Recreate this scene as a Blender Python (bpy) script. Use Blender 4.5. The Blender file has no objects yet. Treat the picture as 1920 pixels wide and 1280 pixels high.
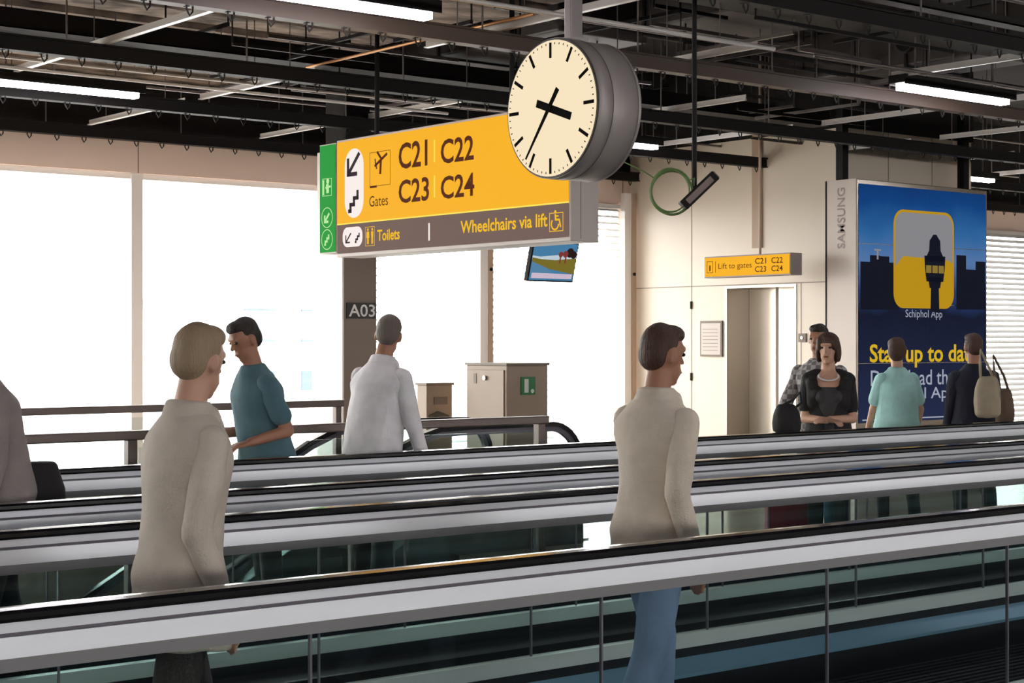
import bpy, bmesh, math, random
from mathutils import Vector, Matrix, noise
random.seed(7)
C = bpy.context.scene.collection
S = bpy.context.scene
PI = math.pi
# ------------------------------------------------------------------ camera, sky, exposure
CAM = Vector((0, 0, 1.62)); FP = 3176.0
CU, CV = math.cos(math.radians(51.1)), math.sin(math.radians(51.1))
cd = bpy.data.cameras.new('camera'); co = bpy.data.objects.new('camera', cd); C.objects.link(co)
co.location = CAM; co.rotation_euler = (PI/2, 0, -math.radians(38.9))
cd.sensor_width = 36; cd.lens = FP/1920*36; cd.clip_start = .05; cd.clip_end = 2000
S.camera = co
w = bpy.data.worlds.new('sky'); S.world = w; w.use_nodes = True
bg = w.node_tree.nodes['Background']; bg.inputs[0].default_value = (1.0, .965, .93, 1); bg.inputs[1].default_value = 11.0
S.view_settings.view_transform = 'Standard'; S.view_settings.look = 'None'
S.view_settings.exposure = 0.0; S.view_settings.gamma = 1.0; S.view_settings.use_curve_mapping = False
S.cycles.max_bounces = 9; S.cycles.transparent_max_bounces = 40; S.cycles.diffuse_bounces = 4
S.cycles.sample_clamp_indirect = 6
S.cycles.caustics_reflective = False; S.cycles.caustics_refractive = False

# ------------------------------------------------------------------ helpers
def lin(c):
    return tuple(((v/255)/12.92 if v/255 <= .04045 else ((v/255+.055)/1.055)**2.4) for v in c)
def ray(px, py=640):
    r = (px-960)/FP; t = (640-py)/FP
    return Vector((CU + CV*r, CV - CU*r, t))
def onY(px, Y, py=640): d = ray(px, py); return CAM + d*(Y/d.y)
def onX(px, X, py=640): d = ray(px, py); return CAM + d*(X/d.x)
def dep(px, D, py=640): return CAM + ray(px, py)*D

M = {}
def mat(name, col, rough=.5, metal=0, emit=None, es=1.0, bump=0, bscale=40, vary=0, vscale=6, col2=None, spec=None, stretch=None, coat=0):
    m = bpy.data.materials.new(name); m.use_nodes = True; M[name] = m
    nt = m.node_tree; b = nt.nodes['Principled BSDF']
    b.inputs['Base Color'].default_value = (*col, 1); b.inputs['Roughness'].default_value = rough
    b.inputs['Metallic'].default_value = metal
    if spec is not None: b.inputs['Specular IOR Level'].default_value = spec
    if coat: b.inputs['Coat Weight'].default_value = coat; b.inputs['Coat Roughness'].default_value = .08
    if emit: b.inputs['Emission Color'].default_value = (*emit, 1); b.inputs['Emission Strength'].default_value = es
    if vary or bump:
        tc = nt.nodes.new('ShaderNodeTexCoord'); mp = nt.nodes.new('ShaderNodeMapping')
        nt.links.new(tc.outputs['Object'], mp.inputs['Vector'])
        if stretch: mp.inputs['Scale'].default_value = stretch
    if vary or col2:
        n = nt.nodes.new('ShaderNodeTexNoise'); n.inputs['Scale'].default_value = vscale; n.inputs['Detail'].default_value = 5
        nt.links.new(mp.outputs[0], n.inputs['Vector'])
        rp = nt.nodes.new('ShaderNodeValToRGB')
        c2 = col2 if col2 else tuple(v*(1-vary) for v in col)
        rp.color_ramp.elements[0].color = (*c2, 1); rp.color_ramp.elements[0].position = .38
        rp.color_ramp.elements[1].color = (*col, 1); rp.color_ramp.elements[1].position = .62
        nt.links.new(n.outputs['Fac'], rp.inputs[0]); nt.links.new(rp.outputs[0], b.inputs['Base Color'])
    if bump:
        n2 = nt.nodes.new('ShaderNodeTexNoise'); n2.inputs['Scale'].default_value = bscale; n2.inputs['Detail'].default_value = 4
        nt.links.new(mp.outputs[0], n2.inputs['Vector'])
        bp = nt.nodes.new('ShaderNodeBump'); bp.inputs['Strength'].default_value = bump; bp.inputs['Distance'].default_value = .02
        nt.links.new(n2.outputs['Fac'], bp.inputs['Height']); nt.links.new(bp.outputs[0], b.inputs['Normal'])
    return m
def glass(name, tint, refl=.12, rough=.02):
    m = bpy.data.materials.new(name); m.use_nodes = True; M[name] = m; nt = m.node_tree
    nt.nodes.clear(); o = nt.nodes.new('ShaderNodeOutputMaterial')
    t = nt.nodes.new('ShaderNodeBsdfTransparent'); t.inputs[0].default_value = (*tint, 1)
    g = nt.nodes.new('ShaderNodeBsdfGlossy'); g.inputs['Roughness'].default_value = rough; g.inputs[0].default_value = (.9, .95, .95, 1)
    ge = nt.nodes.new('ShaderNodeNewGeometry'); dt = nt.nodes.new('ShaderNodeVectorMath'); dt.operation = 'DOT_PRODUCT'
    nt.links.new(ge.outputs['Incoming'], dt.inputs[0]); nt.links.new(ge.outputs['Normal'], dt.inputs[1])
    prev = dt.outputs['Value']
    for op, v in (('ABSOLUTE', None), ('SUBTRACT', 1.0), ('POWER', 5.0), ('MULTIPLY_ADD', .96)):     # Schlick reflectance of a thin pane
        a = nt.nodes.new('ShaderNodeMath'); a.operation = op
        if op == 'SUBTRACT': a.inputs[0].default_value = v; nt.links.new(prev, a.inputs[1])
        else:
            nt.links.new(prev, a.inputs[0])
            if v: a.inputs[1].default_value = v
        if op == 'MULTIPLY_ADD': a.inputs[2].default_value = refl; a.use_clamp = True
        prev = a.outputs[0]
    x = nt.nodes.new('ShaderNodeMixShader'); nt.links.new(a.outputs[0], x.inputs[0])
    nt.links.new(t.outputs[0], x.inputs[1]); nt.links.new(g.outputs[0], x.inputs[2]); nt.links.new(x.outputs[0], o.inputs[0])
    return m

def tag(o, label=None, cat=None, group=None, kind=None):
    if label: o['label'] = label
    if cat: o['category'] = cat
    if group: o['group'] = group
    if kind: o['kind'] = kind
    return o
def thing(name, loc, label, cat, group=None, rz=0):
    o = bpy.data.objects.new(name, None); C.objects.link(o); o.location = loc; o.rotation_euler = (0, 0, rz)
    o.empty_display_size = .1
    return tag(o, label, cat, group)
def link(name, me, m, parent=None, local=False, smooth=False, bevel=0):
    if m is not None:
        me.materials.clear(); me.materials.append(m if not isinstance(m, str) else M[m])
    o = bpy.data.objects.new(name, me); C.objects.link(o)
    if smooth:
        for p in me.polygons: p.use_smooth = True
    if bevel:
        b = o.modifiers.new('bevel', 'BEVEL'); b.width = bevel; b.segments = 2; b.limit_method = 'ANGLE'
    if parent:
        o.parent = parent
        if not local and parent.type == 'EMPTY':
            o.matrix_parent_inverse = Matrix.Translation(-Vector(parent.location))
    return o
class MB:
    def __init__(s): s.v = []; s.f = []
    def add(s, vs, fs):
        n = len(s.v); s.v += [tuple(v) for v in vs]; s.f += [tuple(i+n for i in f) for f in fs]; return s
    def box(s, x0, x1, y0, y1, z0, z1):
        return s.add([(x0,y0,z0),(x1,y0,z0),(x1,y1,z0),(x0,y1,z0),(x0,y0,z1),(x1,y0,z1),(x1,y1,z1),(x0,y1,z1)],
                     [(0,3,2,1),(4,5,6,7),(0,1,5,4),(1,2,6,5),(2,3,7,6),(3,0,4,7)])
    def obox(s, c, ax, ay, az):      # oriented box: centre and three half-axis vectors
        c, ax, ay, az = Vector(c), Vector(ax), Vector(ay), Vector(az)
        vs = [c+ax*i+ay*j+az*k for k in (-1,1) for (i,j) in ((-1,-1),(1,-1),(1,1),(-1,1))]
        return s.add(vs, [(0,3,2,1),(4,5,6,7),(0,1,5,4),(1,2,6,5),(2,3,7,6),(3,0,4,7)])
    def cyl(s, p0, p1, r, n=8, r1=None, cap=True):
        p0, p1 = Vector(p0), Vector(p1); r1 = r if r1 is None else r1
        d = (p1-p0).normalized(); a = d.orthogonal().normalized(); b = d.cross(a)
        vs = []
        for p, q in ((p0, r), (p1, r1)):
            for i in range(n):
                t = 2*PI*i/n; vs.append(p + a*(q*math.cos(t)) + b*(q*math.sin(t)))
        fs = [(i, (i+1) % n, n+(i+1) % n, n+i) for i in range(n)]
        if cap: fs += [tuple(range(n-1, -1, -1)), tuple(range(n, 2*n))]
        return s.add(vs, fs)
    def tube(s, pts, r, n=8):
        pts = [Vector(p) for p in pts]; vs = []; k = len(pts); up = None
        for i, p in enumerate(pts):
            d = (pts[min(i+1, k-1)]-pts[max(i-1, 0)]).normalized()
            if up is None: up = d.orthogonal().normalized()
            up = (up - d*up.dot(d)).normalized(); b = d.cross(up)
            for j in range(n):
                t = 2*PI*j/n; vs.append(p + up*(r*math.cos(t)) + b*(r*math.sin(t)))
        fs = [(i*n+j, i*n+(j+1) % n, (i+1)*n+(j+1) % n, (i+1)*n+j) for i in range(k-1) for j in range(n)]
        fs += [tuple(range(n-1, -1, -1)), tuple(range((k-1)*n, k*n))]
        return s.add(vs, fs)
    def poly(s, pts, t, nrm):        # slab from a 3-D outline, thickness t along nrm
        n = len(pts); nrm = Vector(nrm); a = [Vector(p) for p in pts]; b = [p + nrm*t for p in a]
        return s.add(a+b, [tuple(range(n-1, -1, -1)), tuple(range(n, 2*n))] + [(i, (i+1) % n, n+(i+1) % n, n+i) for i in range(n)])
    def sweep(s, path, prof, Y):     # path of (x, z); prof of (y offset, normal offset), closed
        k = len(path); n = len(prof); vs = []
        for i in range(k):
            a = Vector(path[max(i-1, 0)]); b = Vector(path[min(i+1, k-1)]); d = (b-a).normalized(); nn = Vector((-d.y, d.x))
            for (y, o) in prof: vs.append((path[i][0]+nn.x*o, Y+y, path[i][1]+nn.y*o))
        fs = [(i*n+j, i*n+(j+1) % n, (i+1)*n+(j+1) % n, (i+1)*n+j) for i in range(k-1) for j in range(n)]
        fs += [tuple(range(n-1, -1, -1)), tuple(range((k-1)*n, k*n))]
        return s.add(vs, fs)
    def mesh(s, name='m'):
        me = bpy.data.meshes.new(name); me.from_pydata(s.v, [], s.f)
        bm = bmesh.new(); bm.from_mesh(me); bmesh.ops.recalc_face_normals(bm, faces=bm.faces); bm.to_mesh(me); bm.free()
        return me
    def build(s, name, m, parent=None, local=False, smooth=False, bevel=0):
        return link(name, s.mesh(name), m, parent, local, smooth, bevel)
def box(name, m, b, parent=None, bevel=0, local=False): return MB().box(*b).build(name, m, parent, local, bevel=bevel)

_fc = {}
def text_mesh(txt, bold=0.0):
    cu = bpy.data.curves.new('t', 'FONT'); cu.body = txt; cu.size = 1; cu.extrude = 0; cu.offset = bold; cu.resolution_u = 3
    o = bpy.data.objects.new('t', cu); C.objects.link(o)
    dg = bpy.context.evaluated_depsgraph_get(); me = bpy.data.meshes.new_from_object(o.evaluated_get(dg))
    C.objects.unlink(o); bpy.data.objects.remove(o); return me
class Plane:
    """drawing surface: 2-D outlines in metres on a real face (u right, v up, n towards the viewer)"""
    def __init__(s, o, u, v, n, parent): s.o, s.u, s.v, s.n, s.p = Vector(o), Vector(u), Vector(v), Vector(n), parent
    def P(s, a, b, k=0): return s.o + s.u*a + s.v*b + s.n*k
    def poly(s, name, pts, m, lift=.002, parent=None, t=.001):
        return MB().poly([s.P(a, b, lift) for a, b in pts], t, s.n).build(name, m, parent or s.p)
    def rect(s, name, a0, b0, a1, b1, m, lift=.002, parent=None): return s.poly(name, [(a0,b0),(a1,b0),(a1,b1),(a0,b1)], m, lift, parent)
    def round(s, name, a0, b0, a1, b1, r, m, lift=.002, parent=None):
        return s.poly(name, rr(a0, b0, a1, b1, r), m, lift, parent)
    def many(s, name, polys, m, lift=.002, parent=None):
        mb = MB()
        for pts in polys: mb.poly([s.P(a, b, lift) for a, b in pts], .001, s.n)
        return mb.build(name, m, parent or s.p)
    def text(s, name, txt, a0, b0, a1, b1, m, lift=.003, bold=.0, parent=None, shear=0):
        me = text_mesh(txt, bold); xs = [v.co.x for v in me.vertices]; ys = [v.co.y for v in me.vertices]
        x0, x1, y0, y1 = min(xs), max(xs), min(ys), max(ys)
        for v in me.vertices:
            a = a0+(v.co.x-x0)/(x1-x0)*(a1-a0); b = b0+(v.co.y-y0)/(y1-y0)*(b1-b0)
            v.co = s.P(a, b, lift)
        return link(name, me, m, parent or s.p)
    def text_rot(s, name, txt, a0, b0, a1, b1, m, lift=.003, bold=0):   # reads upwards
        me = text_mesh(txt, bold); xs = [v.co.x for v in me.vertices]; ys = [v.co.y for v in me.vertices]
        x0, x1, y0, y1 = min(xs), max(xs), min(ys), max(ys)
        for v in me.vertices:
            b = b0+(v.co.x-x0)/(x1-x0)*(b1-b0); a = a1-(v.co.y-y0)/(y1-y0)*(a1-a0)
            v.co = s.P(a, b, lift)
        return link(name, me, m, s.p)
def rr(a0, b0, a1, b1, r, n=6):
    pts = []
    for (cx, cy, st) in ((a1-r, b1-r, 0), (a0+r, b1-r, 90), (a0+r, b0+r, 180), (a1-r, b0+r, 270)):
        for i in range(n+1):
            t = math.radians(st+90*i/n); pts.append((cx+r*math.cos(t), cy+r*math.sin(t)))
    return pts
def disc(cx, cy, r, n=24): return [(cx+r*math.cos(2*PI*i/n), cy+r*math.sin(2*PI*i/n)) for i in range(n)]
def bar(x0, y0, x1, y1, w):
    d = Vector((x1-x0, y1-y0)).normalized(); q = Vector((-d.y, d.x))*(w/2)
    return [(x0-q.x, y0-q.y), (x1-q.x, y1-q.y), (x1+q.x, y1+q.y), (x0+q.x, y0+q.y)]
def arrow_sw(cx, cy, s, w):       # arrow pointing down-left, half size s
    return [bar(cx+s, cy+s, cx-s+.1*s, cy-s+.1*s, w), bar(cx-s, cy-s-w*.5, cx-s, cy+s*.6, w), bar(cx-s-w*.5, cy-s, cx+s*.6, cy-s, w)]
def stairs(cx, cy, s, w):
    q = s*.62
    return [bar(cx-s, cy-s, cx-s+q, cy-s, w), bar(cx-s+q-w/2, cy-s-w/2, cx-s+q-w/2, cy-s+q+w/2, w), bar(cx-s+q-w, cy-s+q, cx-s+2*q, cy-s+q, w),
            bar(cx-s+2*q-w/2, cy-s+q-w/2, cx-s+2*q-w/2, cy-s+2*q+w/2, w), bar(cx-s+2*q-w, cy-s+2*q, cx-s+3*q, cy-s+2*q, w),
            bar(cx-s+3*q-w/2, cy-s+2*q-w/2, cx-s+3*q-w/2, cy+s, w)]
def outline(a0, b0, a1, b1, w): return [bar(a0,b0,a1,b0,w), bar(a1,b0-w/2,a1,b1+w/2,w), bar(a1,b1,a0,b1,w), bar(a0,b1+w/2,a0,b0-w/2,w)]

# ------------------------------------------------------------------ materials
mat('floor', (.50, .43, .36), .16, vary=.12, vscale=1.5, bump=.02, bscale=3)
mat('beige_panel', (.80, .70, .58), .32)
mat('beige_joint', (.30, .23, .17), .5)
mat('valance', (.88, .69, .58), .6)
mat('mullion', (.93, .88, .84), .45)
mat('tan_post', (.50, .36, .26), .5)
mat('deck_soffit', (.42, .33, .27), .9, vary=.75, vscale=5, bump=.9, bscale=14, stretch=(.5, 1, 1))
mat('deck_dark', (.010, .008, .007), .9, bump=.4, bscale=10)
mat('black_metal', (.010, .008, .0075), .6, spec=.2)
mat('dark_metal', (.022, .018, .016), .55, spec=.25)
mat('beam_tube_lit', (.085, .055, .04), .5)  # black beam made browner: glow of the tubes put into its colour
mat('grid_rail', (.86, .82, .79), .3, metal=.15)
mat('pipe', (.22, .19, .175), .35, metal=.5)
mat('orange_reflection', (.55, .26, .09), .4, metal=.4)
mat('duct', (.075, .062, .056), .5, metal=.3, vary=.3, vscale=3)
mat('aluminium', (.74, .76, .81), .34, metal=.3, bump=.03, bscale=30, stretch=(.05, 1, 1))
mat('aluminium_dark', (.16, .15, .18), .5, metal=.2)
mat('aluminium_grey', (.40, .40, .41), .4, metal=.2)
mat('clamp_light', (.50, .54, .53), .35, metal=.2)
mat('unseen_floor_dark', (.05, .052, .055), .95)
mat('deck_blue', (.20, .38, .52), .3, metal=.35, stretch=(.05, 1, 1), bump=.02)
mat('skirt', (.012, .015, .02), .35, spec=.3)
mat('deck_panel', (.16, .175, .175), .22, metal=.8)
mat('rubber', (.010, .009, .011), .16, coat=.5)
mat('pallet', (.016, .018, .024), .6, spec=.2)
mat('comb_yellow', (.6, .42, .06), .5)
mat('stainless', (.50, .44, .38), .25, metal=.9)
mat('lift_door', (.80, .72, .62), .26, metal=.6)
mat('rail_taupe', (.14, .105, .09), .35, metal=.3)
mat('cabinet', (.40, .30, .22), .45, vary=.06, vscale=3)
mat('cabinet_edge', (.22, .17, .13), .5)
mat('kiosk_dark', (.08, .075, .055), .5)
mat('column_front', (.25, .20, .165), .6)
mat('column_lit_side', (.85, .80, .77), .5)
mat('side_metal', (.56, .49, .44), .45, metal=.1)
mat('sign_black', (.03, .026, .025), .5)
mat('white_paint', (.85, .84, .82), .5)
mat('clock_body', (.36, .32, .30), .42, metal=.2)
mat('clock_seam', (.05, .04, .04), .5)
mat('clock_mark', (.006, .004, .003), .8, spec=.05)
mat('pole_grey', (.30, .26, .255), .4, metal=.3)
mat('sign_case', (.62, .55, .51), .45)
mat('sign_case_dark', (.30, .25, .23), .45)
mat('green_cable', (.14, .24, .07), .5)
mat('slat', (.62, .61, .60), .5)
mat('concrete_out', (.42, .42, .42), .9)
mat('building_out', (.8, .8, .8), .8)
mat('glass_out', (.07, .10, .13), .3)
def em(name, rgb, s=1.0, base=.02): return mat(name, tuple(v*base+.004 for v in lin(rgb)), .7, spec=.06, emit=lin(rgb), es=s)
em('sign_yellow', (250, 180, 34), .97); em('sign_grey', (122, 100, 92), .85); em('sign_white', (252, 240, 235), .95)
em('sign_brown', (92, 40, 18), .8); em('sign_pale', (255, 225, 90), 1.0); em('sign_dark', (62, 48, 56), .6); em('sign_amber', (245, 190, 30), .95)
em('sign_green', (40, 158, 62), .9); em('sign_mint', (185, 235, 160), .95)
em('clock_face', (252, 232, 196), .95); em('tube', (255, 250, 255), 30.0)
em('scr_yellow', (185, 142, 22), .95); em('scr_grey', (138, 138, 142), .9); em('scr_text_yellow', (214, 176, 34), .95); em('scr_text', (160, 166, 182), .95)
em('scr_dark', (17, 20, 33), .9); em('scr_edge', (120, 105, 60), .9); em('tower_lit', (140, 118, 50), .9)
em('tv_sky', (70, 125, 165), .95); em('tv_cloud', (190, 205, 215), .95); em('tv_grass', (120, 108, 40), .95); em('tv_water', (85, 130, 165), .95)
em('tv_bar', (205, 185, 205), .95); em('tv_dark', (40, 25, 22), .9); em('tv_red', (130, 55, 50), .9)
glass('rail_glass', (.865, .905, .90), .022)
glass('window_glass', (.97, .985, .98), .04)
# video screens: a picture that brightens to sky blue at the top (light given off by the screen)
m = em('scr_blue', (20, 30, 60), .95); nt = m.node_tree; b = nt.nodes['Principled BSDF']
tc = nt.nodes.new('ShaderNodeTexCoord'); sx = nt.nodes.new('ShaderNodeSeparateXYZ'); nt.links.new(tc.outputs['Object'], sx.inputs[0])
mr = nt.nodes.new('ShaderNodeMapRange'); mr.inputs[1].default_value = .7; mr.inputs[2].default_value = 3.45
nt.links.new(sx.outputs[2], mr.inputs[0]); rp = nt.nodes.new('ShaderNodeValToRGB'); cr = rp.color_ramp
cr.elements[0].position = 0; cr.elements[0].color = (*lin((34, 42, 72)), 1); cr.elements[1].position = 1; cr.elements[1].color = (*lin((12, 54, 110)), 1)
for p_, c_ in ((.45, (18, 24, 44)), (.55, (40, 60, 110)), (.68, (84, 118, 168)), (.80, (44, 100, 156)), (.92, (12, 64, 126))):
    e = cr.elements.new(p_); e.color = (*lin(c_), 1)
nz = nt.nodes.new('ShaderNodeTexNoise'); nz.inputs['Scale'].default_value = 1.6; nt.links.new(tc.outputs['Object'], nz.inputs['Vector'])
ad = nt.nodes.new('ShaderNodeMath'); ad.operation = 'MULTIPLY_ADD'; ad.inputs[1].default_value = .12; nt.links.new(nz.outputs['Fac'], ad.inputs[0])
sb = nt.nodes.new('ShaderNodeMath'); sb.operation = 'SUBTRACT'; sb.inputs[1].default_value = .06; nt.links.new(mr.outputs[0], ad.inputs[2])
nt.links.new(ad.outputs[0], sb.inputs[0]); nt.links.new(sb.outputs[0], rp.inputs[0]); nt.links.new(rp.outputs[0], b.inputs['Emission Color'])

# ------------------------------------------------------------------ the setting
YW = 16.8; ZC = 3.77
# floor with the escalator well left open
f = MB()
WX0, WX1, WY0, WY1 = 0.5, 7.75, 10.0, 11.85
f.box(-14, 36, 3.5, WY0, -.3, 0); f.box(-14, 36, WY1, YW+.3, -.3, 0); f.box(-14, WX0, WY0, WY1, -.3, 0); f.box(WX1, 36, WY0, WY1, -.3, 0)
tag(f.build('floor', 'floor'), kind='structure')
c = MB(); c.box(-14, 36, -9, YW+.3, 5.2, 5.4); ceil = tag(c.build('ceiling', 'deck_dark'), kind='structure')
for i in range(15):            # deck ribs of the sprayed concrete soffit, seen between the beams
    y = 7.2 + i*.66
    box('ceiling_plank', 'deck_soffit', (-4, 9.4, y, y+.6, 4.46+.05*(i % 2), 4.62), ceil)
tag(box('wall_back', 'beige_joint', (-14, 36, -9.2, -9, 0, 1.7)), kind='structure')  # unseen rear walls, added with a gap sized for the fill light
tag(box('wall_above_back', 'deck_dark', (-14, 36, -9.2, -9, 2.5, 5.2)), kind='structure')
tag(box('wall_left', 'beige_panel', (-14.2, -14, -9, YW, 0, 5.2)), kind='structure')
tag(box('wall_right', 'beige_panel', (36, 36.2, -9, YW, 0, 5.2)), kind='structure')
tag(box('floor_unseen_dark', 'unseen_floor_dark', (-14, 36, -9, 3.5, -.3, 0)), kind='structure')  # unseen floor, made dark to keep reflections out of the near glass
# window wall: valance, mullions, panes
tag(box('wall_front', 'valance', (-14, 36, YW, YW+.3, 3.44, 3.9)), kind='structure')
tag(box('wall_above_front', 'deck_dark', (-14, 36, YW-.01, YW+.3, 3.9, 5.2)), kind='structure')
for x in [8.36+2.37*k for k in range(-9, 12)]:
    if -14 < x < 36: MB().box(x-.006, x+.006, YW-.004, YW, 3.44, ZC+.1).build('joint', 'beige_joint', bpy.data.objects['wall_front'])
tag(box('baseboard_front', 'tan_post', (-14, 36, YW, YW+.16, 0, .08)), kind='structure')
mx = [8.36+2.37*k for k in range(-9, 12)]; n = 0
for i in range(len(mx)-1):
    x0, x1 = mx[i], mx[i+1]
    if x1 < -14 or x0 > 34: continue
    n += 1
    wdw = bpy.data.objects.new('window_%d' % n, None); C.objects.link(wdw); wdw.location = (x0, YW, 0); tag(wdw, kind='structure')
    box('window_frame', 'mullion', (x0-.07, x0+.07, YW+.02, YW+.16, .08, 3.44), wdw, bevel=.008)
    box('window_rail', 'mullion', (x0+.07, x1-.07, YW+.05, YW+.12, .08, .14), wdw)
    box('window_head', 'mullion', (x0+.07, x1-.07, YW+.05, YW+.12, 3.38, 3.44), wdw)
    box('window_pane', 'window_glass', (x0+.07, x1-.07, YW+.08, YW+.09, .14, 3.38), wdw)
# thin tan strips on the mullions with their dark fixings
for k, X in enumerate((13.02, 15.46)):
    t = thing('window_post', (X, YW-.1, 0), ['slim tan post in front of the windows behind the taupe cabinet', 'slim tan post where the windows meet the cream lift wall'][k], 'post')
    box('post', 'tan_post', (X+.03, X+.10, YW-.17, YW-.075, 0, 3.6), t); box('post_cover', 'mullion', (X-.09, X+.03, YW-.15, YW-.075, 0, 3.6), t)
    MB().cyl((X+.06, YW-.185, 2.52), (X+.06, YW-.165, 2.52), .022).build('fixing', 'black_metal', t)
# blinds: every slat a part
for bi, X0 in enumerate((10.73, 13.10, 22.58, 24.95)):
    X1 = X0+2.37
    t = thing('venetian_blind', (X0, YW-.03, 0), ['white slatted blind left of the tan post behind the cabinet', 'white slatted blind between the cabinet post and the lift wall',
        'white slatted blind right beside the large video wall', 'white slatted blind furthest away, at the right edge beyond the video wall'][bi], 'blind')
    proto = None; ang = math.radians((16, 28, 50, 50)[bi])
    for k in range(38):
        z = .12+k*.088
        if proto is None:
            mb = MB(); ca, sa = math.cos(ang)*.035, math.sin(ang)*.035
            mb.obox((X0+1.185, YW-.02, z), (1.09, 0, 0), (0, ca, sa), (0, -.0012*math.sin(ang), .0012)); proto = mb.build('slat', 'slat', t)
        else:
            o = proto.copy(); C.objects.link(o); o.location.z = z-.12
    box('head_rail', 'slat', (X0+.09, X1-.09, YW-.055, YW-.002, 3.40, 3.45), t)
# lift block: cream panelled walls
LX, LY0 = 15.6, 13.12
lw = MB(); lw.box(LX, LX+.45, 15.02, YW, 0, 4.6); lw.box(LX, LX+.45, LY0, 13.83, 0, 4.6); lw.box(LX, LX+.45, 13.83, 15.02, 2.32, 4.6); lw.box(LX+.45, 18.1, LY0, YW, 0, 4.6)
tag(box('wall_above_lift', 'deck_dark', (LX-.02, 18.12, LY0-.02, YW, 4.15, 5.2)), kind='structure')
lift = tag(lw.build('wall_lift', 'beige_panel'), kind='structure')
zj = onX(1297, LX, 537).z
for (a, b_, c_, d_) in ((14.99+.12, 16.8, zj-.006, zj+.006), (LY0, 16.0-.88, zj-.006, zj+.006)):
    MB().box(LX-.003, LX+.001, a, b_, c_, d_).build('joint', 'beige_joint', lift)
yj = onX(1297, LX).y
MB().box(LX-.003, LX+.001, yj-.006, yj+.006, 0, 4.4).build('joint', 'beige_joint', lift)
yj2 = onX(1502, LX).y
MB().box(LX-.003, LX+.001, yj2-.005, yj2+.005, 0, zj).build('joint', 'beige_joint', lift)
ya, yb = onX(1413, LX).y, onX(1430, LX).y
MB().box(LX-.03, LX, yb, ya, zj+.45, 4.2).build('cover_strip', 'tan_post', lift).data
for x in (16.45, 17.3): MB().box(x-.006, x+.006, LY0-.003, LY0, 0, 4.4).build('joint', 'beige_joint', lift)
for py in (572, 706):
    p = onX(1297, LX, py); MB().box(LX-.02, LX, p.y-.012, p.y+.012, p.z-.05, p.z+.05).build('hinge', 'black_metal', lift)
ld = bpy.data.objects.new('door_1', None); C.objects.link(ld); ld.location = (LX+.4, 14.4, 0); tag(ld, kind='structure')
box('jamb_panel', 'stainless', (LX-.01, LX+.42, 14.99, 15.02, 0, 2.32), ld); box('jamb_panel', 'stainless', (LX-.01, LX+.42, 13.83, 13.86, 0, 2.32), ld)
box('lintel_panel', 'stainless', (LX-.01, LX+.42, 13.86, 14.99, 2.29, 2.32), ld)
box('door_leaf', 'lift_door', (LX+.40, LX+.43, 14.53, 14.99, 0, 2.29), ld, bevel=.004); box('door_leaf', 'lift_door', (LX+.38, LX+.41, 13.86, 14.47, 0, 2.29), ld, bevel=.004)
box('door_edge', 'beige_joint', (LX+.395, LX+.44, 14.47, 14.53, 0, 2.29), ld)

# ------------------------------------------------------------------ outside
tag(box('ground_outside', 'concrete_out', (-300, 400, YW+3, 500, -4.2, -4)), kind='structure')
g = thing('terminal_building', (39, 62, -4), 'pale airport pier with blue windows far outside behind the teal-shirted man', 'building')
box('wall', 'building_out', (34.0, 38.9, 60, 70, -4, 3.3), g)
for x0, x1 in ((34.5, 35.9), (37.2, 38.2)): box('window', 'glass_out', (x0, x1, 59.9, 60, 1.6, 2.95), g); box('window', 'glass_out', (x0, x1, 59.9, 60, -.4, .4), g)
box('roof', 'building_out', (33.9, 39.0, 59.6, 70.4, 3.3, 3.5), g)

# ------------------------------------------------------------------ ceiling services
def hook_mesh(x, y):
    m_ = MB(); z = ZC
    m_.tube([(x, y, z+.01), (x, y, z-.025), (x+.022, y, z-.062), (x+.042, y, z-.035), (x+.044, y, z-.004)], .007, 5)
    m_.box(x-.012, x+.012, y-.02, y+.02, z-.008, z+.012); return m_
beam_labels = ['black ceiling beam with hooks running along the top of the windows', 'black ceiling beam with hooks, second one out from the windows',
    'black ceiling beam with hooks, third one out from the windows', 'brown-lit black ceiling beam with hooks beside the tube lights nearest the camera', 'black ceiling beam with hooks at the top right corner, nearest the camera']
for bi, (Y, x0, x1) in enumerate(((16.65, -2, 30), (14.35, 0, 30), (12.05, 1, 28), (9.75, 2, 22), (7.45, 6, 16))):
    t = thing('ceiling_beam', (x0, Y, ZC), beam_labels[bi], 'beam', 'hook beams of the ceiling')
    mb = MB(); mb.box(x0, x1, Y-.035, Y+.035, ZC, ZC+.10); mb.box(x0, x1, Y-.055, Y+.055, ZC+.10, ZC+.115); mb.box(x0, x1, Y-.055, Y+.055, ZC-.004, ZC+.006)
    mb.build('girder', 'beam_tube_lit' if bi == 3 else 'black_metal', t)
    vis0 = onY(-20, Y).x; vis1 = onY(1940, Y).x; proto = None; x = max(x0, vis0)+.1; xs = x
    while x < min(x1, vis1):
        if proto is None: proto = hook_mesh(x, Y).build('hook', 'dark_metal', t); px0 = x
        else: o = proto.copy(); C.objects.link(o); o.location.x = x-px0
        x += .30
    x = max(x0, vis0)+.6
    while x < min(x1, vis1):
        MB().cyl((x, Y, ZC+.1), (x, Y, 5.2), .008, 6).build('hanger_rod', 'pipe', t); x += 1.55
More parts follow.
